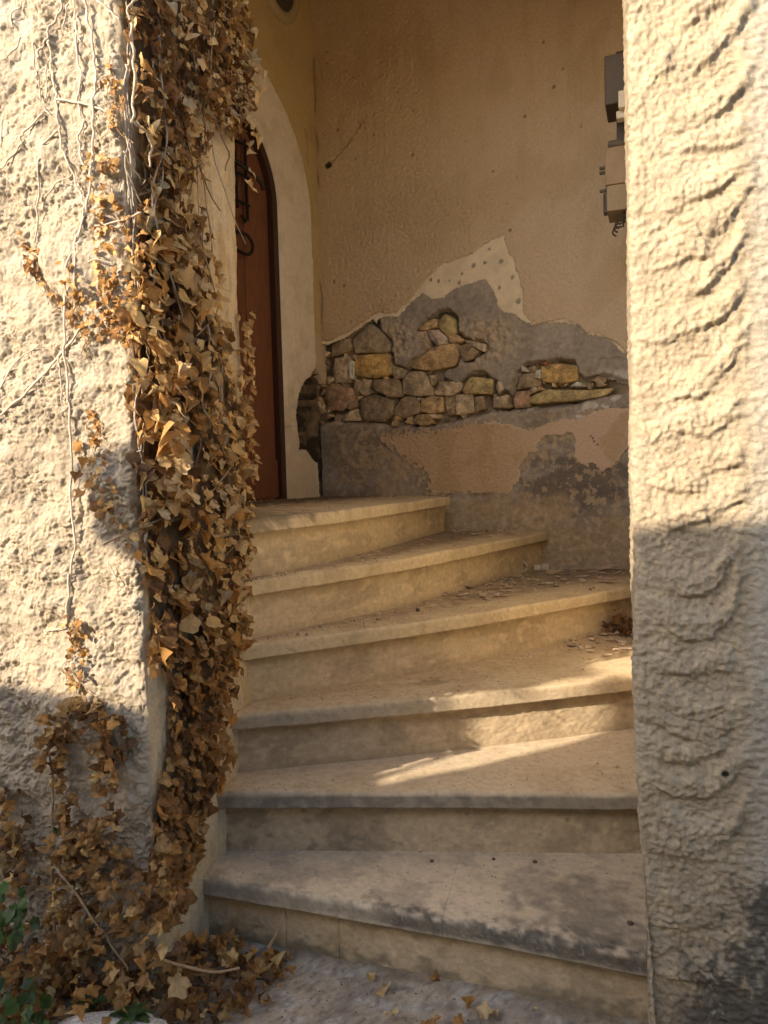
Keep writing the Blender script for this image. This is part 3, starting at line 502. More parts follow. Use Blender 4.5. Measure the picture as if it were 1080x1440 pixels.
c = mixc(c, (.33, .225, .12), .15 * sm(fbm(u * 9, z * 1.2, 4, 416), .1, .6) * sm(z, 2.3, 2.9))
sp = np.hypot(u - .085, z - 2.825); c = mixc(c, (.04, .033, .028), sm(.02 - np.hypot((u - .085) / 1.3, z - 2.825) - .004 * pn(u * 60, z * 60), 0, .006))
c = mixc(c, (.15, .10, .06), .6 * sm(.006 - polyline_d(u, z, [(.10, 2.83), (.2, 2.90), (.33, 3.02)])[0] - .003 * pn(u * 30, z * 30), 0, .004))
for q in range(26):
    a, b = rng.uniform(.05, 1.6), rng.uniform(1.95, 3.7); r = rng.uniform(.004, .009)
    k = sm(r - np.hypot(u - a, z - b), -.002, .003); c = mixc(c, (.16, .11, .065), .8 * k); hh = hh - .004 * k
c = mixc(c, (.20, .145, .085), .75 * sm(.009 - np.abs(u - .012 - .012 * pn(z * 6, z * 0)), 0, .008) * sm(pn(z * 5, u * 0, 3), -.1, .3))
grid_obj('top_coat', BW.pos(u, z, hh), c, MT['fine_plaster'], back, mask=dT > 0)

u, z = np.meshgrid(axis(.35, 1.8, stp), axis(1.0, 1.58, stp), indexing='ij')
wu, wz = warp(u, z, 500, .009, .006)
dL = sdf(wu, wz, LOWER_COAT); worn = .026 * sm(1.15 - u, 0, .5) * (fbm(u * 55, z * 55, 3, 505) + .1)
dL = dL + worn * 1.2
hh = .009 * sm(dL, -.001, .006) + (.0026 * fbm(u * 70, z * 70, 2, 507) + .002 * np.abs(pn(u * 110, z * 110, 508))) * sm(dL, 0, .015) * (1 - .6 * sm(u, 1.0, 1.3))
c = colr((.52, .375, .23), u.shape); c = mixc(c, (.57, .43, .31), sm(u, .9, 1.4)); c = mixc(c, (.44, .31, .165), .6 * sm(fbm(u * 6, z * 6, 4, 510), 0, .5))
c = mixc(c, (.60, .50, .35), .8 * sm(.02 - dL, 0, .015) * sm(fbm(u * 9, z * 9, 2, 3), -.1, .3))
for (a, b) in ((1.47, 1.30), (1.475, 1.285), (1.46, 1.31), (1.49, 1.27)):
    c = mixc(c, (.1, .07, .05), sm(.006 - np.hypot(u - a, z - b), 0, .003))
grid_obj('lower_coat', BW.pos(u, z, hh), c, MT['fine_plaster'], back, mask=dL > 0)

# ---- each stone of the bare rubble: a lump grown from its own outline
SC = dict(b=(0.385, 0.293, 0.180), g=(0.484, 0.391, 0.259), t=(0.621, 0.497, 0.329), w=(0.720, 0.720, 0.596), y=(0.683, 0.460, 0.174), r=(0.497, 0.329, 0.205), d=(0.341, 0.270, 0.176), o=(0.572, 0.404, 0.205), p=(0.621, 0.497, 0.398), n=(0.522, 0.417, 0.199), k=(0.497, 0.186, 0.099))
def stone_mesh(poly, depth, c, seed, w_, proud):
    P2 = np.array(poly); cen = P2.mean(0); P2 = cen + (P2 - cen) * 1.06; m = 30; per = []
    seg = np.hypot(*(np.roll(P2, -1, 0) - P2).T); cum = np.concatenate([[0], np.cumsum(seg)]); Pc = np.vstack([P2, P2[:1]])
    for k in range(m):
        s_ = cum[-1] * k / m; i = min(np.searchsorted(cum, s_, 'right') - 1, len(P2) - 1); per.append(Pc[i] + (Pc[i + 1] - Pc[i]) * (s_ - cum[i]) / seg[i])
    per = np.array(per); per = .92 * per + .04 * (np.roll(per, 1, 0) + np.roll(per, -1, 0))
    size = np.sqrt(seg.sum() / 4 * seg.sum() / 4)
    rows = [(1.0, -depth), (1.0, -.010), (.978, -.003), (.91, .0), (.76, .001), (.58, .002), (.38, .002), (.16, .002)]
    rs = np.random.default_rng(seed * 7); ext = np.ptp(P2, axis=0).max() / 2
    pl = [(rs.uniform(.001, .007), *(rs.normal(0, .16, 2))) for _ in range(5)]
    v = []; cc = []
    for f, off in rows:
        q = cen + (per - cen) * f
        dq = q - cen; nz = np.min([a_ + b_ * dq[:, 0] + c_ * dq[:, 1] for a_, b_, c_ in pl], axis=0)
        nz = np.maximum(nz, -.022) + .0045 * fbm(q[:, 0] * 34 + seed, q[:, 1] * 34, 3, seed)
        jit = (1 + .035 * pn(np.arange(m) * .9, np.full(m, f * 5.0 + seed)))[:, None]
        q = cen + (q - cen) * jit
        o_ = np.minimum(off + proud + nz * (off > -.03), .004 + proud)
        v.append(w_.pos(q[:, 0], q[:, 1], o_))
    v.append(w_.pos(cen[0:1], cen[1:2], proud + .006))
    V = np.concatenate(v); n_ = len(rows); f = []
    for i in range(n_ - 1):
        for k in range(m): f.append((i * m + k, i * m + (k + 1) % m, (i + 1) * m + (k + 1) % m, (i + 1) * m + k))
    for k in range(m): f.append(((n_ - 1) * m + k, (n_ - 1) * m + (k + 1) % m, n_ * m))
    sh = 1 + .25 * fbm(V[:, 0] * 20, V[:, 2] * 20, 3, seed)[:, None]
    col = np.array(c)[None] * sh; k = sm(fbm(V[:, 0] * 13 + 3, V[:, 2] * 13, 3, seed + 7), .05, .4)[:, None]; col = col * (1 - .5 * k) + np.array((.22, .17, .11)) * .5 * k
    return mesh_from('stone', V, f, col, smooth=True)
for i, (kind, poly) in enumerate(STONES):
    big = max(max(p[0] for p in poly) - min(p[0] for p in poly), max(p[1] for p in poly) - min(p[1] for p in poly))
    pr = {'w': -.002, 'k': -.014}.get(kind, rng.uniform(-.014, .002)); pr = -.004 if kind == 'y' else pr
    link('stone', stone_mesh(poly, .07, SC[kind], i + 1, BW, pr), MT['stone'], back)

# small filler stones wedged between them
cnt = 0
for (u0, z0) in sample_poly(STONE_HOLE, 400):
    pu, pz = np.array([u0]), np.array([z0]); dmx = max(float(sdf(pu, pz, p)[0]) for _, p in STONES)
    if dmx > -.006 or float(sdf(pu, pz, STONE_HOLE)[0]) < .008 or cnt >= 60: continue
    r = min(.026, -dmx * 1.15 + .004); aa = np.sort(rng.uniform(0, 6.28, 6)); poly = [(u0 + r * math.cos(t) * rng.uniform(.8, 1.3), z0 + r * math.sin(t) * rng.uniform(.6, .95)) for t in aa]
    link('stone', stone_mesh(poly, .05, SC['btgbo'[cnt % 5]], 200 + cnt, BW, rng.uniform(-.026, -.012)), MT['stone'], back); cnt += 1
# ---------------------------------------------------------------- door wall on the left with its arched opening
ARC_U, ARC_Z, RI, RO = .81, 2.52, .445, .735
def arch_r(u, z): return np.where(z > ARC_Z, np.hypot(u - ARC_U, z - ARC_Z), np.abs(u - ARC_U))
ux = np.concatenate([axis(-.03, .95, .0055), axis(.97, 2.35, .03)])
u, z = np.meshgrid(ux, np.concatenate([axis(LAND - .05, 3.62, .0055), axis(3.66, 3.9, .04)]), indexing='ij')
wu, wz = warp(u, z, 600, .006, .004)
jam = -sdf(wu, wz, JAMB_HOLE); ar = arch_r(u, z)
o = grid_obj('door_wall', DW.pos(u[::4, ::4], z[::4, ::4], -.05 + .004 * fbm(u[::4, ::4] * 20, z[::4, ::4] * 20, 3, 5)), mixc(colr((.20, .15, .10), u[::4, ::4].shape), (.12, .09, .065), sm(fbm(u[::4, ::4] * 15, z[::4, ::4] * 15, 3, 6), -.2, .3)), MT['cement'], mask=ar[::4, ::4] > RI - .02)
tag(o, 'ochre plaster wall with a white arched surround and wooden door', 'wall', kind='thing'); dwall = o
pb = PB(); pb.box(xyz(DW, -.12, 2.4, -.15), .36, .18, 3.4, ax=(*DWd, 0), ay=(*dn, 0)); pb.box(xyz(DW, 1.9, 2.4, -.16), 1.3, .18, 3.4, ax=(*DWd, 0), ay=(*dn, 0)); pb.box(xyz(DW, .8, 3.6, -.16), 1.5, .18, 1.1, ax=(*DWd, 0), ay=(*dn, 0)); pb.box(xyz(DW, .8, 2.0, -.13), 1.5, .06, 3.0, ax=(*DWd, 0), ay=(*dn, 0)); pb.build('core', MT['cement'], dwall, (.14, .11, .07))
rim = -.045 * (1 - sm(jam, -.001, .01)) ** 1.2
ro_w = RO + .004 * pn(u * 6, z * 6, 8)
c = colr((.53, .41, .205), u.shape); c = mixc(c, (.45, .335, .16), .6 * sm(fbm(u * 4, z * 3, 4, 603), 0, .5)); c = mixc(c, (.56, .45, .31), sm(1.95 + .02 * pn(u * 12, z * 12) - z, 0, .012) * .95)
c = mixc(c, (.15, .10, .06), .7 * sm(.004 - polyline_d(u, z, [(.105, 3.0), (.085, 2.93), (.09, 2.87), (.083, 2.82)])[0], 0, .003))
hh = rim + (.0012 * fbm(u * 50, z * 50, 2, 606) + .003 * fbm(u * 5, z * 5, 2, 607)) * sm(z, 1.9, 2.0)
grid_obj('wall_coat', DW.pos(u, z, hh), c, MT['fine_plaster'], dwall, mask=(ar > ro_w - .004) & (jam > -.003))
c = colr((.74, .67, .55), u.shape); c = mixc(c, (.63, .55, .43), .6 * sm(fbm(u * 6, z * 5, 4, 610), 0, .5)); c = mixc(c, (.38, .31, .22), .5 * sm(1.7 - z + .3 * fbm(u * 9, z * 9, 3, 612), 0, .5))
c = mixc(c, (.25, .18, .11), .8 * sm(.0022 - np.abs(z - 1.42 - .004 * pn(u * 30, z)), 0, .002) * sm(u, .24, .27))
hh = rim + .004 + .0012 * fbm(u * 20, z * 20, 4, 613) - .003 * sm(pn(u * 40, z * 8, 615), .4, .6) * sm(2.3 - z, 0, .2)
hh = hh - .05 * sm(RI + .010 - ar, 0, .008)
sur = grid_obj('door_surround', DW.pos(u, z, hh), c, MT['smooth'], dwall, mask=(ar <= ro_w) & (ar > RI) & (jam > -.003))
for i, poly in enumerate(DARK_BLOCKS):
    link('stone', stone_mesh(poly, .05, (.042, .036, .03) if i != 4 else (.10, .08, .06), 70 + i, DW, -.03), MT['stone'], dwall)
# door: frame strip, four boards, bottom rail, ironwork
door = empty('door', tuple(xyz(DW, ARC_U, LAND))); door.parent = dwall
DO = -.062
bw_ = .89 / 4
for k in range(4):
    u0 = ARC_U - .445 + k * bw_; pb = PB()
    pb.box(xyz(DW, u0 + bw_ / 2, LAND + .98, DO), bw_ - .004, .03, 1.96, ax=(*DWd, 0), ay=(*dn, 0), bev=.005)
    ob = pb.build('plank', MT['wood'], door, [(.175, .07, .036), (.15, .058, .03), (.19, .077, .04), (.165, .066, .034)][k])
pb = PB(); pb.box(xyz(DW, ARC_U, LAND + .105, DO + .012), .88, .03, .19, ax=(*DWd, 0), ay=(*dn, 0), bev=.007); pb.build('bottom_rail', MT['wood'], door, (.16, .064, .033))
prof = []
path = [(ARC_U - RI, LAND + i * (ARC_Z - LAND) / 8) for i in range(8)] + [(ARC_U - RI * math.cos(a), ARC_Z + RI * math.sin(a)) for a in np.linspace(0, math.pi, 40)] + [(ARC_U + RI, ARC_Z - i * (ARC_Z - LAND) / 8) for i in range(1, 9)]
V = []; 
for i, (a, b) in enumerate(path):
    dirv = np.array([a - ARC_U, max(b, ARC_Z) - ARC_Z if b > ARC_Z else 0.0]); dirv = dirv / (np.hypot(*dirv) + 1e-9)
    for (e, of) in ((.02, -.055), (.02, -.012), (-.032, -.012), (-.032, -.07)):
        V.append(tuple(xyz(DW, a + dirv[0] * e, b + dirv[1] * e, of)))
Fc = [(i * 4 + k, i * 4 + k + 1, (i + 1) * 4 + k + 1, (i + 1) * 4 + k) for i in range(len(path) - 1) for k in range(3)]
link('door_frame', mesh_from('door_frame', V, Fc, (.05, .022, .014), False), MT['wood'], door)
pb = PB()
gz0, gz1 = 2.44, 2.78
for uu in (.585, .66, .735, .81): pb.tube([xyz(DW, uu, gz0, -.022), xyz(DW, uu, gz1, -.022)], .008, 6)
for zz in (gz0 + .03, 2.6, gz1 - .03): pb.tube([xyz(DW, .575, zz, -.016), xyz(DW, .83, zz, -.016)], .008, 6)
pb.tube([xyz(DW, .585, gz0, -.022), xyz(DW, .59, gz0 - .04, -.018), xyz(DW, .615, gz0 - .055, -.016), xyz(DW, .635, gz0 - .03, -.016)], .008, 6)
pb.tube([xyz(DW, .70, 2.66, -.02), xyz(DW, .62, 2.61, .03), xyz(DW, .55, 2.57, .045), xyz(DW, .535, 2.545, .04)], .010, 6)
pb.build('iron_grille', MT['iron'], door)
pb = PB()
kn = [xyz(DW, .68, 2.33, -.035), xyz(DW, .62, 2.325, -.01), xyz(DW, .585, 2.29, .0), xyz(DW, .59, 2.245, .0), xyz(DW, .63, 2.225, -.005), xyz(DW, .68, 2.24, -.02)]
pb.tube([Vector(p) for p in smooth_path(kn, 4)], .009, 6); pb.box(xyz(DW, .69, 2.29, -.04), .05, .015, .15, ax=(*DWd, 0), ay=(*dn, 0), bev=.004)
pb.build('handle', MT['iron'], door)

# oval plaque with a pale moulded rim above the door (only its foot is in the picture)
cu, cz = .30, 3.66
pb = PB(); n = 32
def oval(au, az_, off): return [xyz(DW, cu + au * math.cos(2 * math.pi * k / n), cz + az_ * math.sin(2 * math.pi * k / n), off) for k in range(n)]
pla = empty('oval_plaque', tuple(xyz(DW, cu, cz)))
def rings(rs): 
    v = [tuple(p) for r in rs for p in oval(*r)]; f = [(i * n + k, i * n + (k + 1) % n, (i + 1) * n + (k + 1) % n, (i + 1) * n + k) for i in range(len(rs) - 1) for k in range(n)]
    return v, f
v, f = rings([(.165, .20, .0), (.165, .20, .012), (.155, .19, .024), (.12, .15, .024), (.115, .145, .014)])
link('rim', mesh_from('rim', v, f, (.42, .34, .20)), MT['smooth'], pla)
v, f = rings([(.115, .145, .014), (.08, .10, .026), (.04, .05, .034), (.005, .006, .036)])
link('face', mesh_from('face', v, f, (.075, .07, .05)), MT['smooth'], pla)
tag(pla, 'dark oval wall plaque with a pale rim above the arched door', 'plaque')
# ---------------------------------------------------------------- winding stone stairs
NOSING[6] = [(-.336, 2.2), (-.085, 2.62), (.285, 3.64)]
def curve(pts, a, b, n=150):
    """smooth line through three nosing points, run on by a and b metres at its ends"""
    P3 = [np.array(p) for p in pts]; d0 = P3[1] - P3[0]; d0 /= np.hypot(*d0); d1 = P3[-1] - P3[-2]; d1 /= np.hypot(*d1)
    if len(P3) == 3:
        t_ = np.hypot(*(P3[1] - P3[0])) / (np.hypot(*(P3[1] - P3[0])) + np.hypot(*(P3[2] - P3[1]))); P3[1] = P3[1] * .6 + (P3[0] + (P3[2] - P3[0]) * t_) * .4
    q = np.array(smooth_path(P3, 12)); q = np.vstack([P3[0] - d0 * a, q, P3[-1] + d1 * b])
    L_ = np.concatenate([[0], np.cumsum(np.hypot(*np.diff(q, axis=0).T))]); s_ = np.linspace(0, L_[-1], n)
    return np.stack([np.interp(s_, L_, q[:, 0]), np.interp(s_, L_, q[:, 1])], -1)
EXT = {1: (.16, .10), 2: (.16, .16), 3: (.16, .30), 4: (.16, .28), 5: (.10, .12), 6: (.0, .12)}
NC = {k: curve(NOSING[k], *EXT[k]) for k in NOSING}
NC[6] = curve([(-.336, 2.2), (-.085, 2.62), (.285, 3.64)], .55, .12)
stairs = empty('stone_staircase', (.08, 1.8, 0))
tag(stairs, 'worn limestone stairs winding up to the left from the street', 'staircase')
TH = .047; OV = .032
def back_of(k):
    if k == 6:
        q = np.array([DW.P + DW.d * s_ + dn * -.02 for s_ in np.linspace(2.3, -.12, 150)]); return q
    b = NC[k + 1].copy()
    if k == 4: b = np.vstack([b[:120], np.linspace(b[119], (1.35, 3.62), 30)])
    if k == 3: b = np.vstack([b[:135], np.linspace(b[134], (1.35, 3.25), 15)])
    return b
def push(b, d):
    tg_ = np.gradient(b, axis=0); tg_ /= np.hypot(tg_[:, 0], tg_[:, 1])[:, None] + 1e-9
    return b + np.stack([-tg_[:, 1], tg_[:, 0]], -1) * d
def tread_surface(k, f0, f1, b0=None, b1=None):
    N_, Bk = NC[k], push(back_of(k), .05 if k < 6 else 0)
    s_ = np.linspace(f0, f1, max(8, int(300 * (f1 - f0))))
    idx = np.linspace(0, 1, len(N_)); no = np.stack([np.interp(s_, idx, N_[:, j]) for j in (0, 1)], -1); sb = s_ if b0 is None else b0 + (b1 - b0) * (s_ - f0) / (f1 - f0)
    bk = np.stack([np.interp(sb, np.linspace(0, 1, len(Bk)), Bk[:, j]) for j in (0, 1)], -1)
    tg_ = np.gradient(N_, axis=0); tg_ /= np.hypot(tg_[:, 0], tg_[:, 1])[:, None]; inw = np.stack([-tg_[:, 1], tg_[:, 0]], -1); inw = np.stack([np.interp(s_, idx, inw[:, j]) for j in (0, 1)], -1)
    zt = k * H; rows = []; kind = []
    nd = 60
    r = .008
    wear = .0014 * fbm(s_ * 16, s_ * 0 + k, 3, k) + .0008 * pn(s_ * 90, s_ * 0 + k, 4)
    chip = .006 * sm(pn(s_ * 21, s_ * 0 + k * 3.3, 9), .55, .8)
    for j in range(nd):
        q = j / nd; e = no + inw * (r + chip * .8)[:, None]; p = bk + (e - bk) * q
        zz = zt + .0012 * fbm(p[:, 0] * 14, p[:, 1] * 14, 3, k) - .004 * sm(q - .72, 0, .28) * (1 + pn(s_ * 6, s_ * 0, k))
        rows.append(np.column_stack([p, zz])); kind.append(q)
    ed = .0045
    for (a, dz) in ((math.radians(80), 0), (math.radians(45), 0), (math.radians(10), 0)):
        off = r * (1 - math.cos(a)); p = no + inw * (off + chip * math.sin(a))[:, None]
        p = no + inw * (r - r * math.cos(a) + chip * math.sin(a))[:, None]
        rows.append(np.column_stack([p, zt - .004 * (1 + pn(s_ * 6, s_ * 0, k)) - r + r * math.sin(a) + wear * .5 - chip * .3])); kind.append(1.0)
    for q in np.linspace(.2, 1, 8):
        p = no + inw * (wear * .7 + .001 * pn(s_ * 160, np.full_like(s_, q * 6), k))[:, None]
        rows.append(np.column_stack([p, np.full(len(s_), zt - .012) - (TH - .012) * q + (wear * .8 if q > .95 else 0)])); kind.append(1 + q)
    rows.append(np.column_stack([no + inw * (OV + .02), np.full(len(s_), zt - TH)])); kind.append(2.2)
    return np.stack(rows, 0), np.array(kind), s_
def tread_color(pos, kind, s_, k):
    X_, Y_, Z_ = pos[..., 0], pos[..., 1], pos[..., 2]
    c = colr({1: (.58, .48, .345), 2: (.52, .43, .305), 3: (.49, .40, .27), 4: (.54, .44, .28), 5: (.56, .46, .29), 6: (.58, .49, .33)}[k], X_.shape)
    q = np.broadcast_to(kind[:, None], X_.shape); S_ = np.broadcast_to(s_[None, :], X_.shape)
    n1 = fbm(X_ * 7, Y_ * 7, 4, 700 + k); n2 = fbm(X_ * 22 + Y_ * 4, Y_ * 22 + Z_ * 26, 3, 720 + k); n3 = fbm(X_ * 70 + Y_ * 9, Y_ * 70 + Z_ * 80, 3, 730)
    c = mixc(c, np.array((.40, .31, .20)), .5 * sm(n1, -.05, .45))
    top = (q <= 1.0)
    dust = sm(1 - q, .05, .75) * top
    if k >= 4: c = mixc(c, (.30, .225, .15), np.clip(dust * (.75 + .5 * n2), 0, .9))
    elif k == 3: c = mixc(c, (.40, .30, .185), np.clip(dust * (.6 + .5 * n2), 0, .8))
    else: c = mixc(c, (.47, .39, .29), np.clip(dust * .5, 0, .8))
    if k == 1:
        c = mixc(c, (.36, .315, .25), .5 * sm(n1 + .5 * n2 + .1, 0, .5) * top)
        c = mixc(c, (.20, .175, .14), .7 * sm(.15 - np.hypot((X_ - .42) / 1.0, (Y_ - 1.68) / 1.1) + .08 * n2 + .02 * n3, -.04, .12) * top)
        alg = sm(q + .05 * n2 + .02 * n3, .955, 1.02) * (.40 + .52 * sm(S_ + .16 * n1, .25, .6)); alg2 = .6 * sm(q, .80, 1.0) * sm(.7 * n2 + .2 * n3 + 1.2 * (S_ - .5), -.1, .6)
        c = mixc(c, (.085, .075, .062), np.clip(np.maximum(alg, alg2) * (.95 + .15 * n3) * (1 - .5 * sm(q + .15 * n2, 1.65, 1.95)), 0, .93))
        c = mixc(c, (.23, .21, .18), .6 * sm(q, 1.0, 1.1) * sm(.3 - S_, 0, .2))
        c = mixc(c, (.40, .37, .32), .5 * sm(n3, .5, .65) * sm(q, .9, 1.1))
    if k == 2:
        c = mixc(c, (.27, .235, .185), .9 * sm(q, .99, 1.06))
        c = mixc(c, (.14, .125, .105), .55 * sm(q, .97, 1.05) * sm(.5 * n2 + .22 - np.abs(S_ - .33), -.15, .3))
    if k == 3:
        c = mixc(c, (.30, .26, .20), .6 * sm(q, 1.0, 1.2) * sm(.55 - S_, 0, .4))
        c = mixc(c, (.22, .17, .11), .6 * sm(.05 - np.hypot((X_ - .13) / 1.6, Y_ - 2.31) + .03 * n2, 0, .03) * top)
    if k == 6:
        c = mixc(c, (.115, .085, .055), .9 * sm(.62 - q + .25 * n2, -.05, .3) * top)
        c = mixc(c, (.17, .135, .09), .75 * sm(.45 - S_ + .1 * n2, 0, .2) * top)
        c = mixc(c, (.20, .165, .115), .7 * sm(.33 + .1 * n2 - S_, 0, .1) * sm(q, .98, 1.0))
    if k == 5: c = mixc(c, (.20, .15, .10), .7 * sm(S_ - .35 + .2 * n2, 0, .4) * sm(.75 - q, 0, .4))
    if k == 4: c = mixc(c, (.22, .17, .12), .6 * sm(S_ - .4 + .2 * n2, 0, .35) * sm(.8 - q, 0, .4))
    c = mixc(c, (.16, .125, .09), .35 * sm(n3 + .3 * n2, .62, .8))
    return c
SPL = {1: (0, .605, 1), 2: (0, 1), 3: (0, 1), 4: (0, 1), 5: (0, .80, 1), 6: (0, 1)}
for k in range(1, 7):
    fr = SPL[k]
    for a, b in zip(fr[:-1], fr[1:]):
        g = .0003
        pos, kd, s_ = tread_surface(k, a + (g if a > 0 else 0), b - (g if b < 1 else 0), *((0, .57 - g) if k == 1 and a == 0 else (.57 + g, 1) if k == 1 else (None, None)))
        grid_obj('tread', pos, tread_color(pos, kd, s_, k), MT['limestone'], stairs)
RSPL = {1: (0, .30, .405, 1), 2: (0, 1), 3: (0, 1), 4: (0, 1), 5: (0, 1), 6: (0, 1)}
RC = {1: (.50, .39, .25), 2: (.43, .345, .23), 3: (.45, .36, .24), 4: (.50, .40, .26), 5: (.52, .42, .275), 6: (.53, .435, .29)}
for k in range(1, 7):
    N_ = push(NC[k], OV)
    for a, b in zip(RSPL[k][:-1], RSPL[k][1:]):
        g = .0004; s_ = np.linspace(a + (g if a > 0 else 0), b - (g if b < 1 else 0), max(6, int(320 * (b - a))))
        idx = np.linspace(0, 1, len(N_)); p = np.stack([np.interp(s_, idx, N_[:, j]) for j in (0, 1)], -1)
        zz = np.linspace((k - 1) * H - .03, k * H - TH + .002, 44)
        Sg, Zz = np.meshgrid(s_, zz, indexing='ij'); tg_ = np.gradient(p, axis=0); tg_ /= np.hypot(tg_[:, 0], tg_[:, 1])[:, None]; ou = np.stack([tg_[:, 1], -tg_[:, 0]], -1)
        hh = .0014 * fbm(Sg * 40, Zz * 40, 4, 800 + k) + .0012 * pn(Sg * 130, Zz * 130, 810) + .004 * pn(Sg * 5, Zz * 5, 820 + k) - .0012 * ((Sg < s_[0] + .0006) | (Sg > s_[-1] - .0006))
        pos = surf(p, ou, zz, hh)
        rel = (Zz - (k - 1) * H) / H
        c = colr(RC[k], Sg.shape); n1 = fbm(Sg * 7, Zz * 7, 4, 830 + k); n2 = fbm(Sg * 30, Zz * 30, 3, 840 + k)
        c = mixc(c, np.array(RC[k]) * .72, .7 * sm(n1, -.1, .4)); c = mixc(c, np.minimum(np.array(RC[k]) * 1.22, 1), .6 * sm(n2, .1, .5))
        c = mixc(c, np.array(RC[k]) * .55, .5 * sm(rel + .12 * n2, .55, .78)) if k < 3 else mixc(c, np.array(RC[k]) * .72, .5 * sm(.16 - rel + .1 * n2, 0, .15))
        if k == 1:
            c = mixc(c, (.44, .31, .13), .5 * sm(n1 + .2, 0, .5) * sm(.55 - Sg, 0, .3))
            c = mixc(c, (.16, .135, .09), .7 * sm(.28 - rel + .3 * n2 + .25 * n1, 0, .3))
        if k == 2: c = mixc(c, (.20, .165, .12), .7 * sm(n2 + .5 * n1 + .35 - 1.6 * Sg, -.1, .5)); c = mixc(c, (.24, .19, .12), .5 * sm(Sg, .84, .88))
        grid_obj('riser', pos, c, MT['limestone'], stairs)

# ---------------------------------------------------------------- meter boxes on the hidden side wall
rwd = (ri1 - rb) / np.hypot(*(ri1 - rb)); rwn = np.array([-rwd[1], rwd[0]])
def sbox(pb, y_, z0, z1, reach, long, tilt=0.0, bev=.006, back_=-.02):
    """box standing out from the side wall at depth y_; reach = how far it comes out"""
    t = (y_ - rb[1]) / rwd[1]; p = rb + rwd * t; cpos = p + rwn * ((reach + back_) / 2)
    pb.box((cpos[0], cpos[1], (z0 + z1) / 2), long, reach - back_, z1 - z0, ax=(*rwd, 0), ay=(*rwn, 0), az=(rwd[0] * tilt, rwd[1] * tilt, 1), bev=bev)
mb = empty('meter_box', tuple((*(rb + rwd * 1.12), 2.58)))
pb = PB(); sbox(pb, 2.93, 2.495, 2.672, .118, .16); pb.build('cover', MT['grey_box'], mb)
pb = PB(); sbox(pb, 3.06, 2.40, 2.75, .085, .16); pb.build('housing', MT['grey_box'], mb)
tag(mb, 'dark grey meter box sticking out high beside the right wall end', 'meter box')
sk = empty('junction_box', tuple((*(rb + rwd * 1.0), 2.5)))
pb = PB(); sbox(pb, 2.80, 2.440, 2.50, .066, .05, bev=.005); sbox(pb, 2.82, 2.415, 2.442, .075, .04, bev=.004); pb.build('body', MT['white_plastic'], sk)
tag(sk, 'small white junction box just under the dark grey meter box', 'junction box')
tb = empty('electric_box', tuple((*(rb + rwd * 1.12), 2.28)))
pb = PB(); sbox(pb, 2.95, 2.215, 2.352, .122, .15, bev=.004); pb.build('upper_case', MT['tan_box'], tb)
pb = PB(); sbox(pb, 2.95, 2.352, 2.378, .112, .15, bev=.010); pb.build('lid', MT['grey_box'], tb)
pb = PB(); sbox(pb, 2.95, 2.118, 2.213, .118, .15, bev=.004); pb.build('lower_case', plain_mat('olive_tan_paint', (.19, .145, .085), .6), tb)
pb = PB(); sbox(pb, 2.99, 2.145, 2.222, .137, .04, bev=.003); pb.build('hinge', MT['grey_box'], tb)
for zz in (2.205, 2.272, 2.29):
    pb = PB(); sbox(pb, 2.92, zz, zz + .010, .145, .012, bev=.002); pb.build('latch', MT['grey_box'], tb)
tag(tb, 'tan electric box with a darker lower case beside the right wall end', 'electric box')
pb = PB()
for i in range(4):
    t = (2.90 - rb[1]) / rwd[1]; p0 = rb + rwd * (t + .01 * i)
    pts = []
    for a in np.linspace(-.4, 2.6, 9):
        q = p0 + rwn * (.055 + .028 * math.sin(a) + .006 * i); pts.append((q[0], q[1], 2.118 - .014 - .011 * i - .018 * (1 - math.cos(a)) ))
    pts.insert(0, (*(p0 + rwn * .06), 2.125)); pb.tube(pts, .0032, 6)
o = pb.build('cable_loop', MT['cable']); tag(o, 'black cable loops hanging below the tan electric box', 'cable')

# ---------------------------------------------------------------- leaves
def leaf_geo(seed, lobes=True, n=18, crump=1.0):
    r = np.random.default_rng(seed)
    a = np.linspace(0, 2 * np.pi, n, endpoint=False)
    if lobes:
        base = .33 + r.uniform(.08, .18) * np.abs(np.cos(2.5 * (a - np.pi / 2))) ** 1.4 + .10 * np.cos(a - np.pi / 2)
    else: base = .36 + .10 * np.cos(a - np.pi / 2)
    base = base * (1 + r.uniform(-.07, .07, n))
    x = np.cos(a) * base; y = .42 + np.sin(a) * base
    c1, c2, c3 = r.uniform(-1.3, 1.6), r.uniform(-.8, 1.1), r.uniform(-.6, .6)
    c1 *= crump; c2 *= crump; c3 *= crump; rip = r.uniform(.02, .09) * crump; ph = r.uniform(0, 6)
    V = [(0, .40, .03 * c1)]
    for f in (.55, 1.0):
        X_ = x * f; Y_ = .42 + (y - .42) * f
        Z_ = c1 * X_ ** 2 + c2 * (Y_ - .4) ** 2 + c3 * X_ * (Y_ - .4) + rip * f * np.sin(3 * a + ph) + r.uniform(-.03, .03, n) * f
        # rolled rims, as dry leaves have
        k = 1 - .22 * np.clip(abs(c1), 0, 1.4) * f
        V += list(zip(X_ * k, Y_, Z_))
    F = [(0, 1 + k, 1 + (k + 1) % n) for k in range(n)]
    F += [(1 + k, 1 + n + k, 1 + n + (k + 1) % n, 1 + (k + 1) % n) for k in range(n)]
    return np.array(V), F
TONES = [(.62, .42, .18), (.52, .36, .175), (.66, .49, .26), (.33, .185, .07), (.25, .13, .05), (.42, .22, .065), (.17, .095, .045), (.44, .35, .21), (.36, .235, .10), (.48, .26, .085)]
LEAF = []
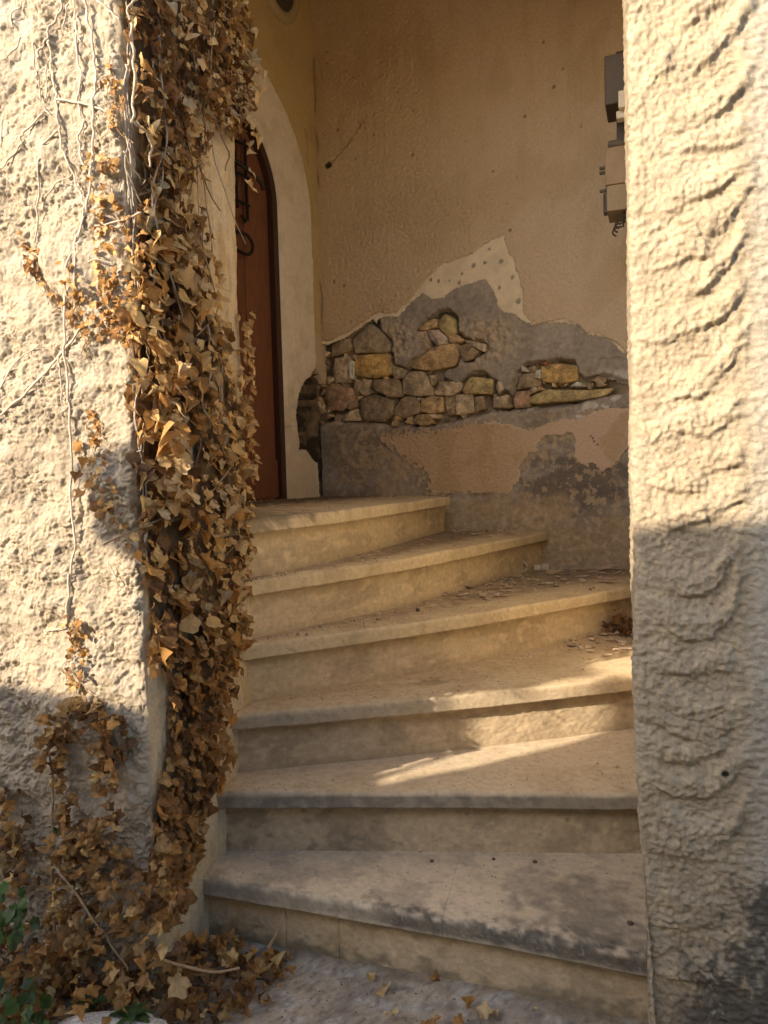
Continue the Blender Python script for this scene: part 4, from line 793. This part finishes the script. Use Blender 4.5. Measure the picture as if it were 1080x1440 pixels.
for s_ in range(18):
    V, F = leaf_geo(s_, lobes=s_ % 3 != 2 or s_ > 9, crump=1.35 if s_ < 10 else 1.9)
    for t in range(len(TONES)):
        r = np.random.default_rng(1000 + s_ * 20 + t); n = (len(V) - 1) // 2
        col = np.array(TONES[t])[None] * (1 + r.uniform(-.18, .18, (len(V), 1))); col[1 + n:] *= r.uniform(.75, 1.1, (n, 1)); LEAF.append((V, F, col, t))
LEAF_ME = {}
def leaf_mesh(i):
    if i not in LEAF_ME:
        V, F, c, t = LEAF[i]; LEAF_ME[i] = mesh_from('dry_leaf', V, F, c); LEAF_ME[i].materials.append(MT['leaf'])
    return LEAF_ME[i]
def frame(tip, nrm):
    y = Vector(tip).normalized(); z = Vector(nrm); z = (z - y * z.dot(y)).normalized(); x = y.cross(z)
    return Matrix((x, y, z)).transposed()
def stuff_leaves(name, items, parent, pool=LEAF, mat='leaf'):
    vs_, fs, cs = [], [], []; b = 0
    for (i, Rm, loc, sc) in items:
        V, F, c, _ = pool[i]; vs_.append(V * sc @ np.array(Rm).T + np.array(loc)); cs.append(c)
        fs += [tuple(k + b for k in f) for f in F]; b += len(V)
    o = link(name, mesh_from(name, np.concatenate(vs_), fs, np.concatenate(cs)), MT[mat], parent); tag(o, kind='stuff'); return o
def put_leaves(parent, items, name='leaf', limit=300, rest='leaf_mass'):
    base = Vector(parent.get('base', (0, 0, 0)))
    items = sorted(items, key=lambda q: -q[4]); head, tail = items[:limit], items[limit:]
    for (i, Rm, loc, sc, _) in head:
        o = bpy.data.objects.new(name, leaf_mesh(i)); COL.objects.link(o); o.parent = parent
        m = Rm.to_4x4() @ Matrix.Scale(sc, 4); m.translation = Vector(loc) - base; o.matrix_basis = m
    if tail: stuff_leaves(rest, [q[:4] for q in tail], parent)
def pick(tones, cr=False): return int(rng.integers(10, 18) if cr else rng.integers(0, 10)) * len(TONES) + int(rng.choice(tones))
def hang(w_, u, z, off, size, tones, spread=.55, lift=(.1, .9), cr=False):
    n3 = Vector((*w_.n, 0)); d3 = Vector((*w_.d, 0))
    tip = Vector((0, 0, -1)) + n3 * rng.uniform(*lift) + d3 * rng.normal(0, spread)
    nr = n3 + Vector((0, 0, 1)) * rng.uniform(.0, .9) + d3 * rng.normal(0, .9 if cr else .45)
    return (pick(tones, cr), frame(tip, nr), xyz(w_, u, z + size * .4, off), size, off + size * .8)

# -- the dead ivy that covers the reveal of the left pier
ivy = empty('dead_ivy', tuple(xyz(RV, .25, 0.0, .02)))
tag(ivy, 'thick curtain of brown withered ivy down the left wall end', 'ivy')
items = []
GOLD, MID, DARK = [0, 1, 2, 7, 8, 0, 1, 9], [0, 1, 3, 8, 5, 4], [3, 4, 6, 6, 4]
for (u, z) in sample_poly(IVY_AREA, 2100, IVY_BARE) + [q for q in sample_poly(IVY_AREA, 1100, IVY_BARE) if q[1] > 1.62 or q[1] < .8]:
    lay = rng.random(); zz = z / 2.3
    lowin = .55 if z < 1.08 and u < .2 else 1.25 if z < 1.4 and u < .12 else 1.0
    off = .004 + .048 * lowin * lay * (.5 + .5 * math.sin(min(1, max(0, u / .45)) * math.pi))
    big = (.019 + .034 * rng.random() ** 1.6) * (1.25 if .75 < z < 1.75 and u < .22 else 1.0) * (.9 if z > 1.8 else 1)
    tn = DARK if lay < .38 else (GOLD if (.8 < z < 1.75) and rng.random() < .75 else MID)  # inner leaves coloured dark to imitate shaded gaps, outer ones gold
    if z < .75: tn = [3, 5, 4, 9, 3, 8, 4] if lay > .3 else DARK
    if z > 1.75: tn = [0, 3, 8, 4, 3, 2, 7, 4] if lay > .35 else DARK
    items.append(hang(RV, u, z, off, big, tn))
# leaves that reach round the corner into the sun
for (z, sz) in [(1.50, .045), (1.46, .05), (1.43, .035), (1.54, .035), (1.37, .04), (1.33, .055), (1.30, .05), (1.29, .04), (1.245, .055), (1.20, .03), (.80, .05), (.76, .045), (.74, .05), (.84, .04), (1.62, .03), (1.57, .04), (2.05, .03), (1.9, .03), (1.75, .03), (.9, .03), (1.02, .035), (1.08, .04), (1.1, .03), (1.15, .035)]:
    for q in range(2):
        lo_ = z < 1.09; it = hang(RV, rng.uniform(.005, .035), z + rng.normal(0, .012), rng.uniform(.006, .02) if lo_ else rng.uniform(.03, .055), sz * (.8 if lo_ else 1.15), [5, 9, 0, 2], .55, (.0, .3) if lo_ else (.1, .9)); items.append(it)
for q in range(46):  # extra leaves standing out to shade the right of the third tread
    items.append(hang(RV, rng.uniform(.0, .07), rng.uniform(1.12, 1.44), rng.uniform(.035, .10), rng.uniform(.026, .05), [5, 9, 0, 2, 1]))
# loose sprays hanging past the far edge
for (u, z, off) in [(.60, 2.22, .06), (.59, 2.15, .05), (.60, 2.10, .05), (.57, 2.05, .05), (.61, 2.28, .06), (.58, 2.0, .04), (.57, 1.96, .04), (.56, 2.18, .05), (.62, 2.25, .05), (.58, 2.30, .05), (.55, 2.33, .05)]:
    items.append(hang(RV, u - .05, z, off, .05, [2, 7, 0, 1]))
for q in range(70):
    items.append(hang(RV, rng.uniform(.52, .553), rng.uniform(1.15, 1.62) , rng.uniform(.0, .03), rng.uniform(.02, .034), [1, 2, 8, 0]))
put_leaves(ivy, items)
def wall_tube(pb, w_, pts, r, off, n=5, heightf=None):
    path = smooth_path([(p[0], p[1], 0) for p in pts], 5)
    v = []
    for i, p in enumerate(path):
        o_ = off + (heightf(p[0], p[1]) if heightf else 0) + .0025 * math.sin(i * 1.3)
        v.append(xyz(w_, p[0] + .0012 * math.sin(i * 2.1), p[1], o_))
    pb.tube(v, r, n, r * .75)
for i, pts in enumerate(REVEAL_STEMS):
    pb = PB(); wall_tube(pb, RV, pts, [.0034, .003, .0022, .0022, .0022, .0022][i], .045 if i < 2 else .02)
    pb.build('stem', MT['vine'], ivy, (.42, .35, .26), True)
for q in range(26):                                        # bare hanging stems at the top and behind the leaves
    u = rng.uniform(.02, .45); z0 = rng.uniform(1.2, 2.35); ln = rng.uniform(.2, .6); pts = [(u + rng.normal(0, .012) + .02 * k * rng.normal(), z0 - ln * k / 4) for k in range(5)]
    pb = PB(); wall_tube(pb, RV, pts, rng.uniform(.0012, .0028), rng.uniform(.012, .05), 5); pb.build('stem', MT['vine'], ivy, [(.22, .165, .11), (.33, .27, .20), (.15, .11, .07)][q % 3], True)
for q in range(12):                                        # old grey stems up the corner itself
    z0 = rng.uniform(1.35, 2.3); pts = [(.015 + rng.normal(0, .012), z0 - .1 * k) for k in range(int(rng.integers(3, 7)))]
    pb = PB(); wall_tube(pb, RV, pts, rng.uniform(.0014, .003), .012, 5); pb.build('stem', MT['vine'], ivy, (.36, .31, .25), True)

# -- grey climbing stems and small leaves on the sunlit street face
creep = empty('climbing_vine', tuple(xyz(FLw, .2, 0, .01)))
tag(creep, 'bare grey vine stems climbing the sunlit left wall face', 'vine')
for i, pts in enumerate(VINES):
    pb = PB(); r = [.0036, .0034, .0032, .0032, .0024, .003, .003, .003, .0024][i] if i < 9 else .0024
    if i in (17,): r = .0036
    r *= .85
    wall_tube(pb, FLw, pts, r, .008, 6, lambda a, b: .35 * VINE_OFF(a, b))
    pb.build('stem', MT['vine'], creep, [(.52, .44, .35), (.44, .38, .31), (.56, .46, .34)][i % 3], True)
items = []
for poly, n in zip(WALL_SPRIGS, (95, 70, 46, 30, 40, 45, 22)):
    for (u, z) in sample_poly(poly, n):
        items.append(hang(FLw, u, z, VINE_OFF(u, z) + rng.uniform(.002, .014), rng.uniform(.012, .025), [5, 9, 3, 5, 0, 4], .8))
for (x_, z_) in [(.13, 1.17), (.125, 1.15), (.115, 1.13), (.105, 1.11), (.10, 1.09), (.11, 1.20), (.13, 1.24)]:
    items.append(hang(FLw, x_, z_, VINE_OFF(x_, z_) + .01, .034, [5, 9, 3, 4], .7))
put_leaves(creep, items)
for q in range(60):
    poly = WALL_SPRIGS[int(rng.integers(0, 7))]; u, z = sample_poly(poly, 1)[0]
    pts = [(u, z), (u + rng.normal(0, .015), z - .03), (u + rng.normal(0, .02), z - .06)]
    pb = PB(); wall_tube(pb, FLw, pts, .0011, .006, 5, VINE_OFF); pb.build('twig', MT['vine'], creep, (.34, .22, .11), True)

# -- the withered clump at the foot of the street face
clump = empty('withered_ivy', tuple(xyz(FLw, .2, 0, .03)))
tag(clump, 'withered brown ivy clump at the foot of the left wall', 'ivy')
items = []
for poly, n in zip(LOW_IVY, (130, 190, 300, 110, 230)):
    for (u, z) in sample_poly(poly, n):
        lay = rng.random(); z = max(z, .01); dp = .05 if z > .3 else .05 + .20 * (1 - z / .3)
        tn = DARK if lay < .38 else [5, 9, 0, 3, 8, 3, 4]
        items.append(hang(FLw, u, z, .008 + dp * lay, rng.uniform(.020, .040), tn, 1.0, (-.3, 1.6), True))
put_leaves(clump, items)
for pts, r, off in ([[(.17, .33), (.10, .25), (.04, .18), (.0, .13)], .0026, .10], [[(.23, .60), (.225, .45), (.235, .3), (.24, .12)], .003, .04], [[(.42, .17), (.36, .18), (.31, .16), (.29, .12)], .004, .14], [[(.36, .30), (.345, .25), (.33, .22), (.30, .215)], .003, .12], [[(.28, .20), (.23, .205), (.20, .21)], .004, .12]):
    pb = PB(); wall_tube(pb, FLw, pts, r, off, 6); pb.build('stem', MT['vine'], clump, (.30, .21, .125), True)

# -- heap of dry leaves against the first riser
pile = empty('dry_leaf_pile', (-.42, 1.70, 0))
tag(pile, 'heap of dry brown leaves on the ground against the bottom step', 'leaf pile')
items = []
def ground_leaf(x, y, z, size, tones, flat=.5):
    a = rng.uniform(0, 6.28); tip = Vector((math.cos(a), math.sin(a), rng.normal(0, flat))); nr = Vector((rng.normal(0, flat), rng.normal(0, flat) - .2, 1))
    return (pick(tones, True), frame(tip, nr), Vector((x, y, z)), size, z + size)
for (x, y) in sample_poly(PILE, 400):
    din = float(sdf(np.array([x]), np.array([y]), PILE)[0]); top = min(.085, .006 + .85 * din) * (.7 + .5 * rng.random())
    lay = rng.random(); items.append(ground_leaf(x, y, .010 + top * lay, rng.uniform(.020, .040), DARK if lay < .5 else [5, 3, 0, 8, 9, 4], .9))
items.append((4 * len(TONES) + 1, frame((.4, -.2, -.7), (.2, -.8, .5)), Vector((-.47, 1.56, .13)), .055, 9))
put_leaves(pile, items)
for pts in ([(-.50, 1.60, .13), (-.45, 1.62, .10), (-.40, 1.64, .075), (-.35, 1.66, .07)], [(-.30, 1.74, .06), (-.275, 1.75, .10), (-.262, 1.755, .135)]):
    pb = PB(); pb.tube([Vector(p) for p in smooth_path(pts, 5)], .0042, 6, .0028); pb.build('twig', MT['vine'], pile, (.40, .27, .15), True)

# -- green plants at the foot
GT = [(.055, .095, .02), (.085, .14, .028), (.035, .06, .017)]
GLEAF = []
for s_ in range(6):
    V, F = leaf_geo(40 + s_, True); V = V * np.array([1, 1, .5])
    for t in GT: GLEAF.append((V, F, np.array(t)[None] * (1 + np.random.default_rng(s_).uniform(-.2, .2, (len(V), 1))), 0))
GM = {}
for i, poly in enumerate(GREEN):
    gp = empty('green_ivy', tuple(xyz(FLw, np.mean([p[0] for p in poly]), 0, .1)))
    tag(gp, ['dark green ivy growing out of the dead leaves by the wall', 'low green ivy at the bottom left corner'][i], 'ivy')
    for (u, z) in sample_poly(poly, (60, 80)[i]):
        it = hang(FLw, u, max(z, .01), .18 + .06 * rng.random(), rng.uniform(.022, .038), [0], .9, (.2, 1.4)); k = int(rng.integers(0, len(GLEAF)))
        if k not in GM: GM[k] = mesh_from('green_leaf', GLEAF[k][0], GLEAF[k][1], GLEAF[k][2]); GM[k].materials.append(MT['green'])
        o = bpy.data.objects.new('leaf', GM[k]); COL.objects.link(o); o.parent = gp
        m = it[1].to_4x4() @ Matrix.Scale(it[3], 4); m.translation = it[2] - Vector(gp['base']); o.matrix_basis = m
def blade(L_, w0, bend, n=7):
    V = []; F = []
    for i in range(n):
        t = i / (n - 1); w = w0 * math.sin(math.pi * (t * .93 + .07)) ** .8 + .001; y = L_ * t * (1 - .15 * bend * t); zc = L_ * bend * (t - t * t * 1.3)
        V += [(-w, y, zc + .3 * w), (0, y, zc), (w, y, zc + .3 * w)]
    for i in range(n - 1):
        for k in (0, 1): F.append((i * 3 + k, i * 3 + k + 1, i * 3 + k + 4, i * 3 + k + 3))
    return np.array(V), F
def weed(x, y, z, n, L_, lab):
    wd = empty('green_weed', (x, y, z)); tag(wd, lab, 'weed')
    for i in range(n):
        a = i * 2.4 + rng.normal(0, .2); V, F = blade(L_ * rng.uniform(.6, 1.1), .010 * L_ / .09, rng.uniform(.5, 1.0)); me = mesh_from('leaf', V, F, np.array([.055, .095, .03]) * rng.uniform(.7, 1.2)); me.materials.append(MT['green'])
        o = bpy.data.objects.new('leaf', me); COL.objects.link(o); o.parent = wd
        o.matrix_basis = frame((math.cos(a), math.sin(a), rng.uniform(.2, 1.0)), (-.4 * math.cos(a), -.4 * math.sin(a), 1)).to_4x4()
weed(-.535, 1.50, .07, 10, .06, 'leafy green weed sprouting at the foot of the dead leaves')
weed(-.64, 1.56, .05, 7, .06, 'small green weed beside the pale stone block')
weed(-.76, 1.70, .37, 5, .035, 'tiny green sprig rooted in the left wall face')

# pale broken stone on the ground by the wall
import bmesh
def lump(name, c, dims, seed, col, mat, sub=3, amp=.12):
    bm = bmesh.new(); bmesh.ops.create_icosphere(bm, subdivisions=sub, radius=1)
    V = np.array([v.co[:] for v in bm.verts]); F = [tuple(v.index for v in f.verts) for f in bm.faces]; bm.free()
    V = np.sign(V) * np.abs(V) ** .62
    V = V * (1 + amp * fbm(V[:, 0] * 1.7 + seed, V[:, 1] * 1.7 + V[:, 2] * 1.3, 3, seed))[:, None]
    V = V * np.array(dims) / 2 + np.array(c); return link(name, mesh_from(name, V, F, col, True), mat)
o = lump('stone_block', (-.585, 1.49, .035), (.24, .10, .09), 5, (.50, .46, .40), MT['stone'], 4)
tag(o, 'pale broken stone block lying at the foot of the dead ivy', 'stone')
# ---------------------------------------------------------------- things lying on the steps
def flake_mesh(seed, size):
    r = np.random.default_rng(seed); n = int(r.integers(6, 10)); a = np.sort(r.uniform(0, 6.28, n)); rad = size / 2 * r.uniform(.55, 1.1, n)
    x = np.cos(a) * rad; y = np.sin(a) * rad * r.uniform(.5, .9); th = r.uniform(.003, .006); curl = r.uniform(0, 1.2)
    top = [(p, q, th + curl * p * p) for p, q in zip(x, y)]; bot = [(p * .96, q * .96, curl * p * p) for p, q in zip(x, y)]
    F = [tuple(range(n)), tuple(range(2 * n - 1, n - 1, -1))] + [(i, n + i, n + (i + 1) % n, (i + 1) % n) for i in range(n)]
    base = np.array([(.42, .32, .21), (.52, .43, .32), (.30, .25, .19), (.44, .345, .24)][seed % 4])
    return mesh_from('plaster_flake', top + bot, F, base, False)
FM = []
for i in range(16):
    me = flake_mesh(i, 1.0 * [.020, .030, .044, .015][i // 4]); me.materials.append(MT['flake']); FM.append(me)
def flake(x, y, step, me, lab, grp, tilt=.10, z=0):
    o = bpy.data.objects.new('plaster_flake', me); COL.objects.link(o); o.location = (x, y, step * H + .001 + z)
    o.rotation_euler = (rng.normal(0, tilt), rng.normal(0, tilt), rng.uniform(0, 6.28)); tag(o, lab, 'plaster flake', grp); return o
ORD = {3: 'third', 4: 'fourth', 5: 'fifth'}
for (st, poly), n in zip(FLAKE_ZONES, (120, 46, 26)):
    pts = sample_poly(poly, n)
    for (x, y) in pts:
        flake(x, y, st, FM[int(rng.integers(0, 12))] if rng.random() < .8 else FM[12 + int(rng.integers(0, 4))], 'small plaster flake fallen among others on the %s step' % ORD[st], 'plaster flakes on the %s step' % ORD[st], .16, rng.uniform(0, .008))
BIG = ['long plaster slab leaning at the back of the fourth step', 'flat plaster slab at the back right of the fourth step', 'tilted plaster piece beside the white clip', 'broad plaster flake right of the middle of the fourth step', 'pinkish plaster flake near the fourth step edge', 'thin plaster flake at the left of the rubble strewn step', 'dark chip alone in the middle of the fourth step', 'plaster flake painted pale as a sunlit spot by the right wall end', 'pale plaster flake at the foot of the back wall on the landing']
for i, ((st, x, y), lab) in enumerate(zip(FLAKES_BIG, BIG)):
    me = flake_mesh(30 + i, (.14, .12, .08, .07, .06, .06, .045, .07, .075)[i])
    if i in (7, 8): 
        for d in me.color_attributes['Col'].data: d.color = (.66, .58, .47, 1)  # pale paint; by the right wall end it stands in for sunlight
    if i == 6:
        for d in me.color_attributes['Col'].data: d.color = (.10, .08, .06, 1)
    me.materials.append(MT['flake']); o = flake(x, y, st, me, lab, None, .06, .012 if i < 3 else .003)
    if i < 3: o.rotation_euler = (.25, -.1, -.55 + .3 * i)
# grit: sand grains and crumbs swept into the corners
V, F, Cc = [], [], []
def grit(x, y, z, r):
    b = len(V); d = rng.uniform(.6, 1.3, 5) * r
    V.extend([(x + d[0], y, z), (x - d[1] * .5, y + d[1] * .8, z), (x - d[2] * .5, y - d[2] * .8, z), (x, y, z + d[3])]); F.extend([(b, b + 1, b + 3), (b + 1, b + 2, b + 3), (b + 2, b, b + 3)])
    Cc.extend([np.array([(.40, .31, .20), (.25, .19, .13), (.52, .43, .32), (.16, .12, .08)][int(rng.integers(0, 4))])] * 4)
for k, n in ((1, 160), (2, 320), (3, 420), (4, 900), (5, 500), (6, 900)):
    Bk = back_of(k); N_ = NC[k]
    for q in range(n):
        s_ = rng.random(); f = rng.random() ** (2.2 if k > 2 else 1.2); j = int(s_ * 149); p = Bk[j] + (N_[j] - Bk[j]) * (.02 + .95 * f); 
        grit(p[0], p[1], k * H - .0005, rng.uniform(.0012, .0042 if k > 2 else .003) * (2.2 if rng.random() < .06 and k > 3 else 1))
for q in range(1500): grit(rng.uniform(-.6, .6), rng.uniform(1.2, 1.85), .004, rng.uniform(.0010, .0034) * (1.8 if rng.random() < .05 else 1))
o = link('grit', mesh_from('grit', np.array(V), F, np.array(Cc), False), MT['flake']); tag(o, kind='stuff')
PL = ['pale pebble on the bottom step against the riser', 'dark pebble in the middle of the bottom step', 'thin dark chip on the bottom step', 'dark pebble right of the thin chip on the bottom step', 'pebble at the left back of the bottom step', 'dark pebble by the right end of the bottom step', 'pale pebble on the second step near the sunlit patch', 'pebble at the right of the second step', 'pebble at the left back of the second step', 'crumb on the third step', 'pale crumb on the left half of the fourth step', 'tiny crumb on the left of the fifth step']
for i, ((st, x, y), lab) in enumerate(zip(PEBBLES, PL)):
    dk = i in (1, 2, 3, 5); s_ = (.009, .009, .007, .009, .008, .011, .009, .009, .008, .007, .009, .007)[i]
    o = lump('pebble', (x, y, st * H + s_ * .3), (s_ * 1.2, s_, s_ * .75), i, (.13, .10, .075) if dk else (.55, .47, .36), MT['stone'], 2); tag(o, lab, 'pebble')
# white plastic ring and clip among the rubble
(x, y), = RING; zc = 4 * H + .026; pb = PB()
pb.tube([Vector((x + .024 * math.cos(a), y + .006 * math.sin(a), zc + .022 * math.sin(a))) for a in np.linspace(0, 5.9, 22)], .0045, 6)
o = pb.build('plastic_ring', MT['white_plastic'], None, None, True); tag(o, 'off-white plastic ring standing in the rubble of the fourth step', 'ring')
(x, y), = CLIP; pb = PB(); cz_ = 4 * H + .02
pb.box((x - .018, y, cz_), .030, .016, .026, bev=.003); pb.box((x + .018, y, cz_ + .002), .032, .016, .028, bev=.003); pb.box((x, y + .004, cz_), .01, .008, .012)
o = pb.build('plastic_clip', MT['white_plastic']); tag(o, 'white plastic clip in the rubble of the fourth step', 'clip')
(hx, hy), = HEAP
hp = empty('dead_leaf_heap', (hx, hy, 3 * H)); tag(hp, 'small heap of dark dead leaves on the third step by the right wall end', 'leaf pile')
items = []
for q in range(75):
    x, y = hx + rng.normal(.01, .035), hy + rng.normal(0, .04); dd = math.hypot(x - hx, y - hy)
    items.append(ground_leaf(x, y, 3 * H + max(.004, (.11 - 1.1 * dd)) * rng.random() + .004, rng.uniform(.022, .038), [6, 4, 4, 3], .8))
put_leaves(hp, items)
# fallen leaves on the ground in front
LBL = ['dry leaf on the ground below the joint of the bottom riser', 'curled leaf just in front of the riser joint', 'brown leaf stuck beside the curled one', 'lone dry leaf against the bottom riser', 'tan leaf cluster piece at the bottom edge', 'yellow leaf in the row along the bottom edge', 'pale leaf beside the yellow one at the bottom edge', 'pointed yellow leaf standing in the bottom row', 'brown leaf at the right of the bottom row', 'last leaf of the bottom row by the twig', 'flat leaf beside the twig', 'broad leaf at the bottom edge of the picture', 'leaf at the fringe of the leaf heap', 'dark leaf beside the leaf heap']
for i, ((x, y), lab) in enumerate(zip(GROUND_LEAVES, LBL)):
    it = ground_leaf(x, y, .014, rng.uniform(.028, .04), [0, 2, 5, 9], .45)
    o = bpy.data.objects.new('fallen_leaf', leaf_mesh(it[0])); COL.objects.link(o); m = it[1].to_4x4() @ Matrix.Scale(it[3], 4); m.translation = it[2]; o.matrix_basis = m
    tag(o, lab, 'leaf', 'fallen leaves on the ground')
for (p, q, lab) in (((.03, 1.50), (-.07, 1.44), 'thin dark twig lying on the ground'), ((.30, 1.53), (.16, 1.47), 'long thin twig lying behind the bottom row of leaves')):
    pb = PB(); pb.tube([Vector((*p, .012)), Vector(((p[0] + q[0]) / 2, (p[1] + q[1]) / 2 + .004, .014)), Vector((*q, .010))], .003, 6); o = pb.build('twig', MT['vine'], None, (.20, .13, .08), True); tag(o, lab, 'twig')
# ---------------------------------------------------------------- across the lane: unseen wall and house, tops shaped to shade the lower picture
opp = A + nf * 2.6
def opos(s_, z, d=0): p = opp + fd * s_ + nf * d; return (p[0], p[1], z)
def extr(name, outline, depth, col, lab, cat, d0=0.0):
    n = len(outline); V = [opos(a, b, d0) for a, b in outline] + [opos(a, b, d0 + depth) for a, b in outline]
    F = [tuple(range(n)), tuple(range(2 * n - 1, n - 1, -1))] + [(i, (i + 1) % n, n + (i + 1) % n, n + i) for i in range(n)]
    o = link(name, mesh_from(name, V, F, col, False), MT['rough_plaster']); tag(o, lab, cat); return o
extr('garden_wall', [(-9, -.1), (-1.89, -.1), (-1.89, 2.19), (-2.03, 2.205), (-2.29, 2.23), (-9, 2.35)], .35, (.50, .42, .31), 'rendered garden wall across the lane, behind the viewer, top shaped to cast shade', 'wall')
extr('house', [(-1.885, -.1), (6, -.1), (6, 2.80), (-.66, 2.60), (-1.05, 2.58), (-1.12, 2.655), (-1.665, 2.655), (-1.685, 2.40), (-1.75, 2.245), (-1.85, 2.135), (-1.885, 2.12)], 3.0, (.52, .44, .33), 'low rendered house across the lane, behind the viewer, roofline shaped to cast shade', 'house')
pst = empty('shadow_post', opos(-2.02, 2.15, .17)); tag(pst, 'unseen post added as lantern on the garden wall behind the viewer', 'shadow_caster')  # post added to throw the blob of shadow on the left wall
pb = PB(); pb.tube([Vector(opos(-2.0, 2.15, .17)), Vector(opos(-2.015, 2.62, .17))], .012, 8); pb.build('post', MT['iron'], pst)
pb = PB(); pb.box(opos(-2.015, 2.71, .17), .16, .16, .13, bev=.02); pb.box(opos(-2.015, 2.785, .17), .22, .22, .03, bev=.01); pb.build('caster_head', MT['iron'], pst)
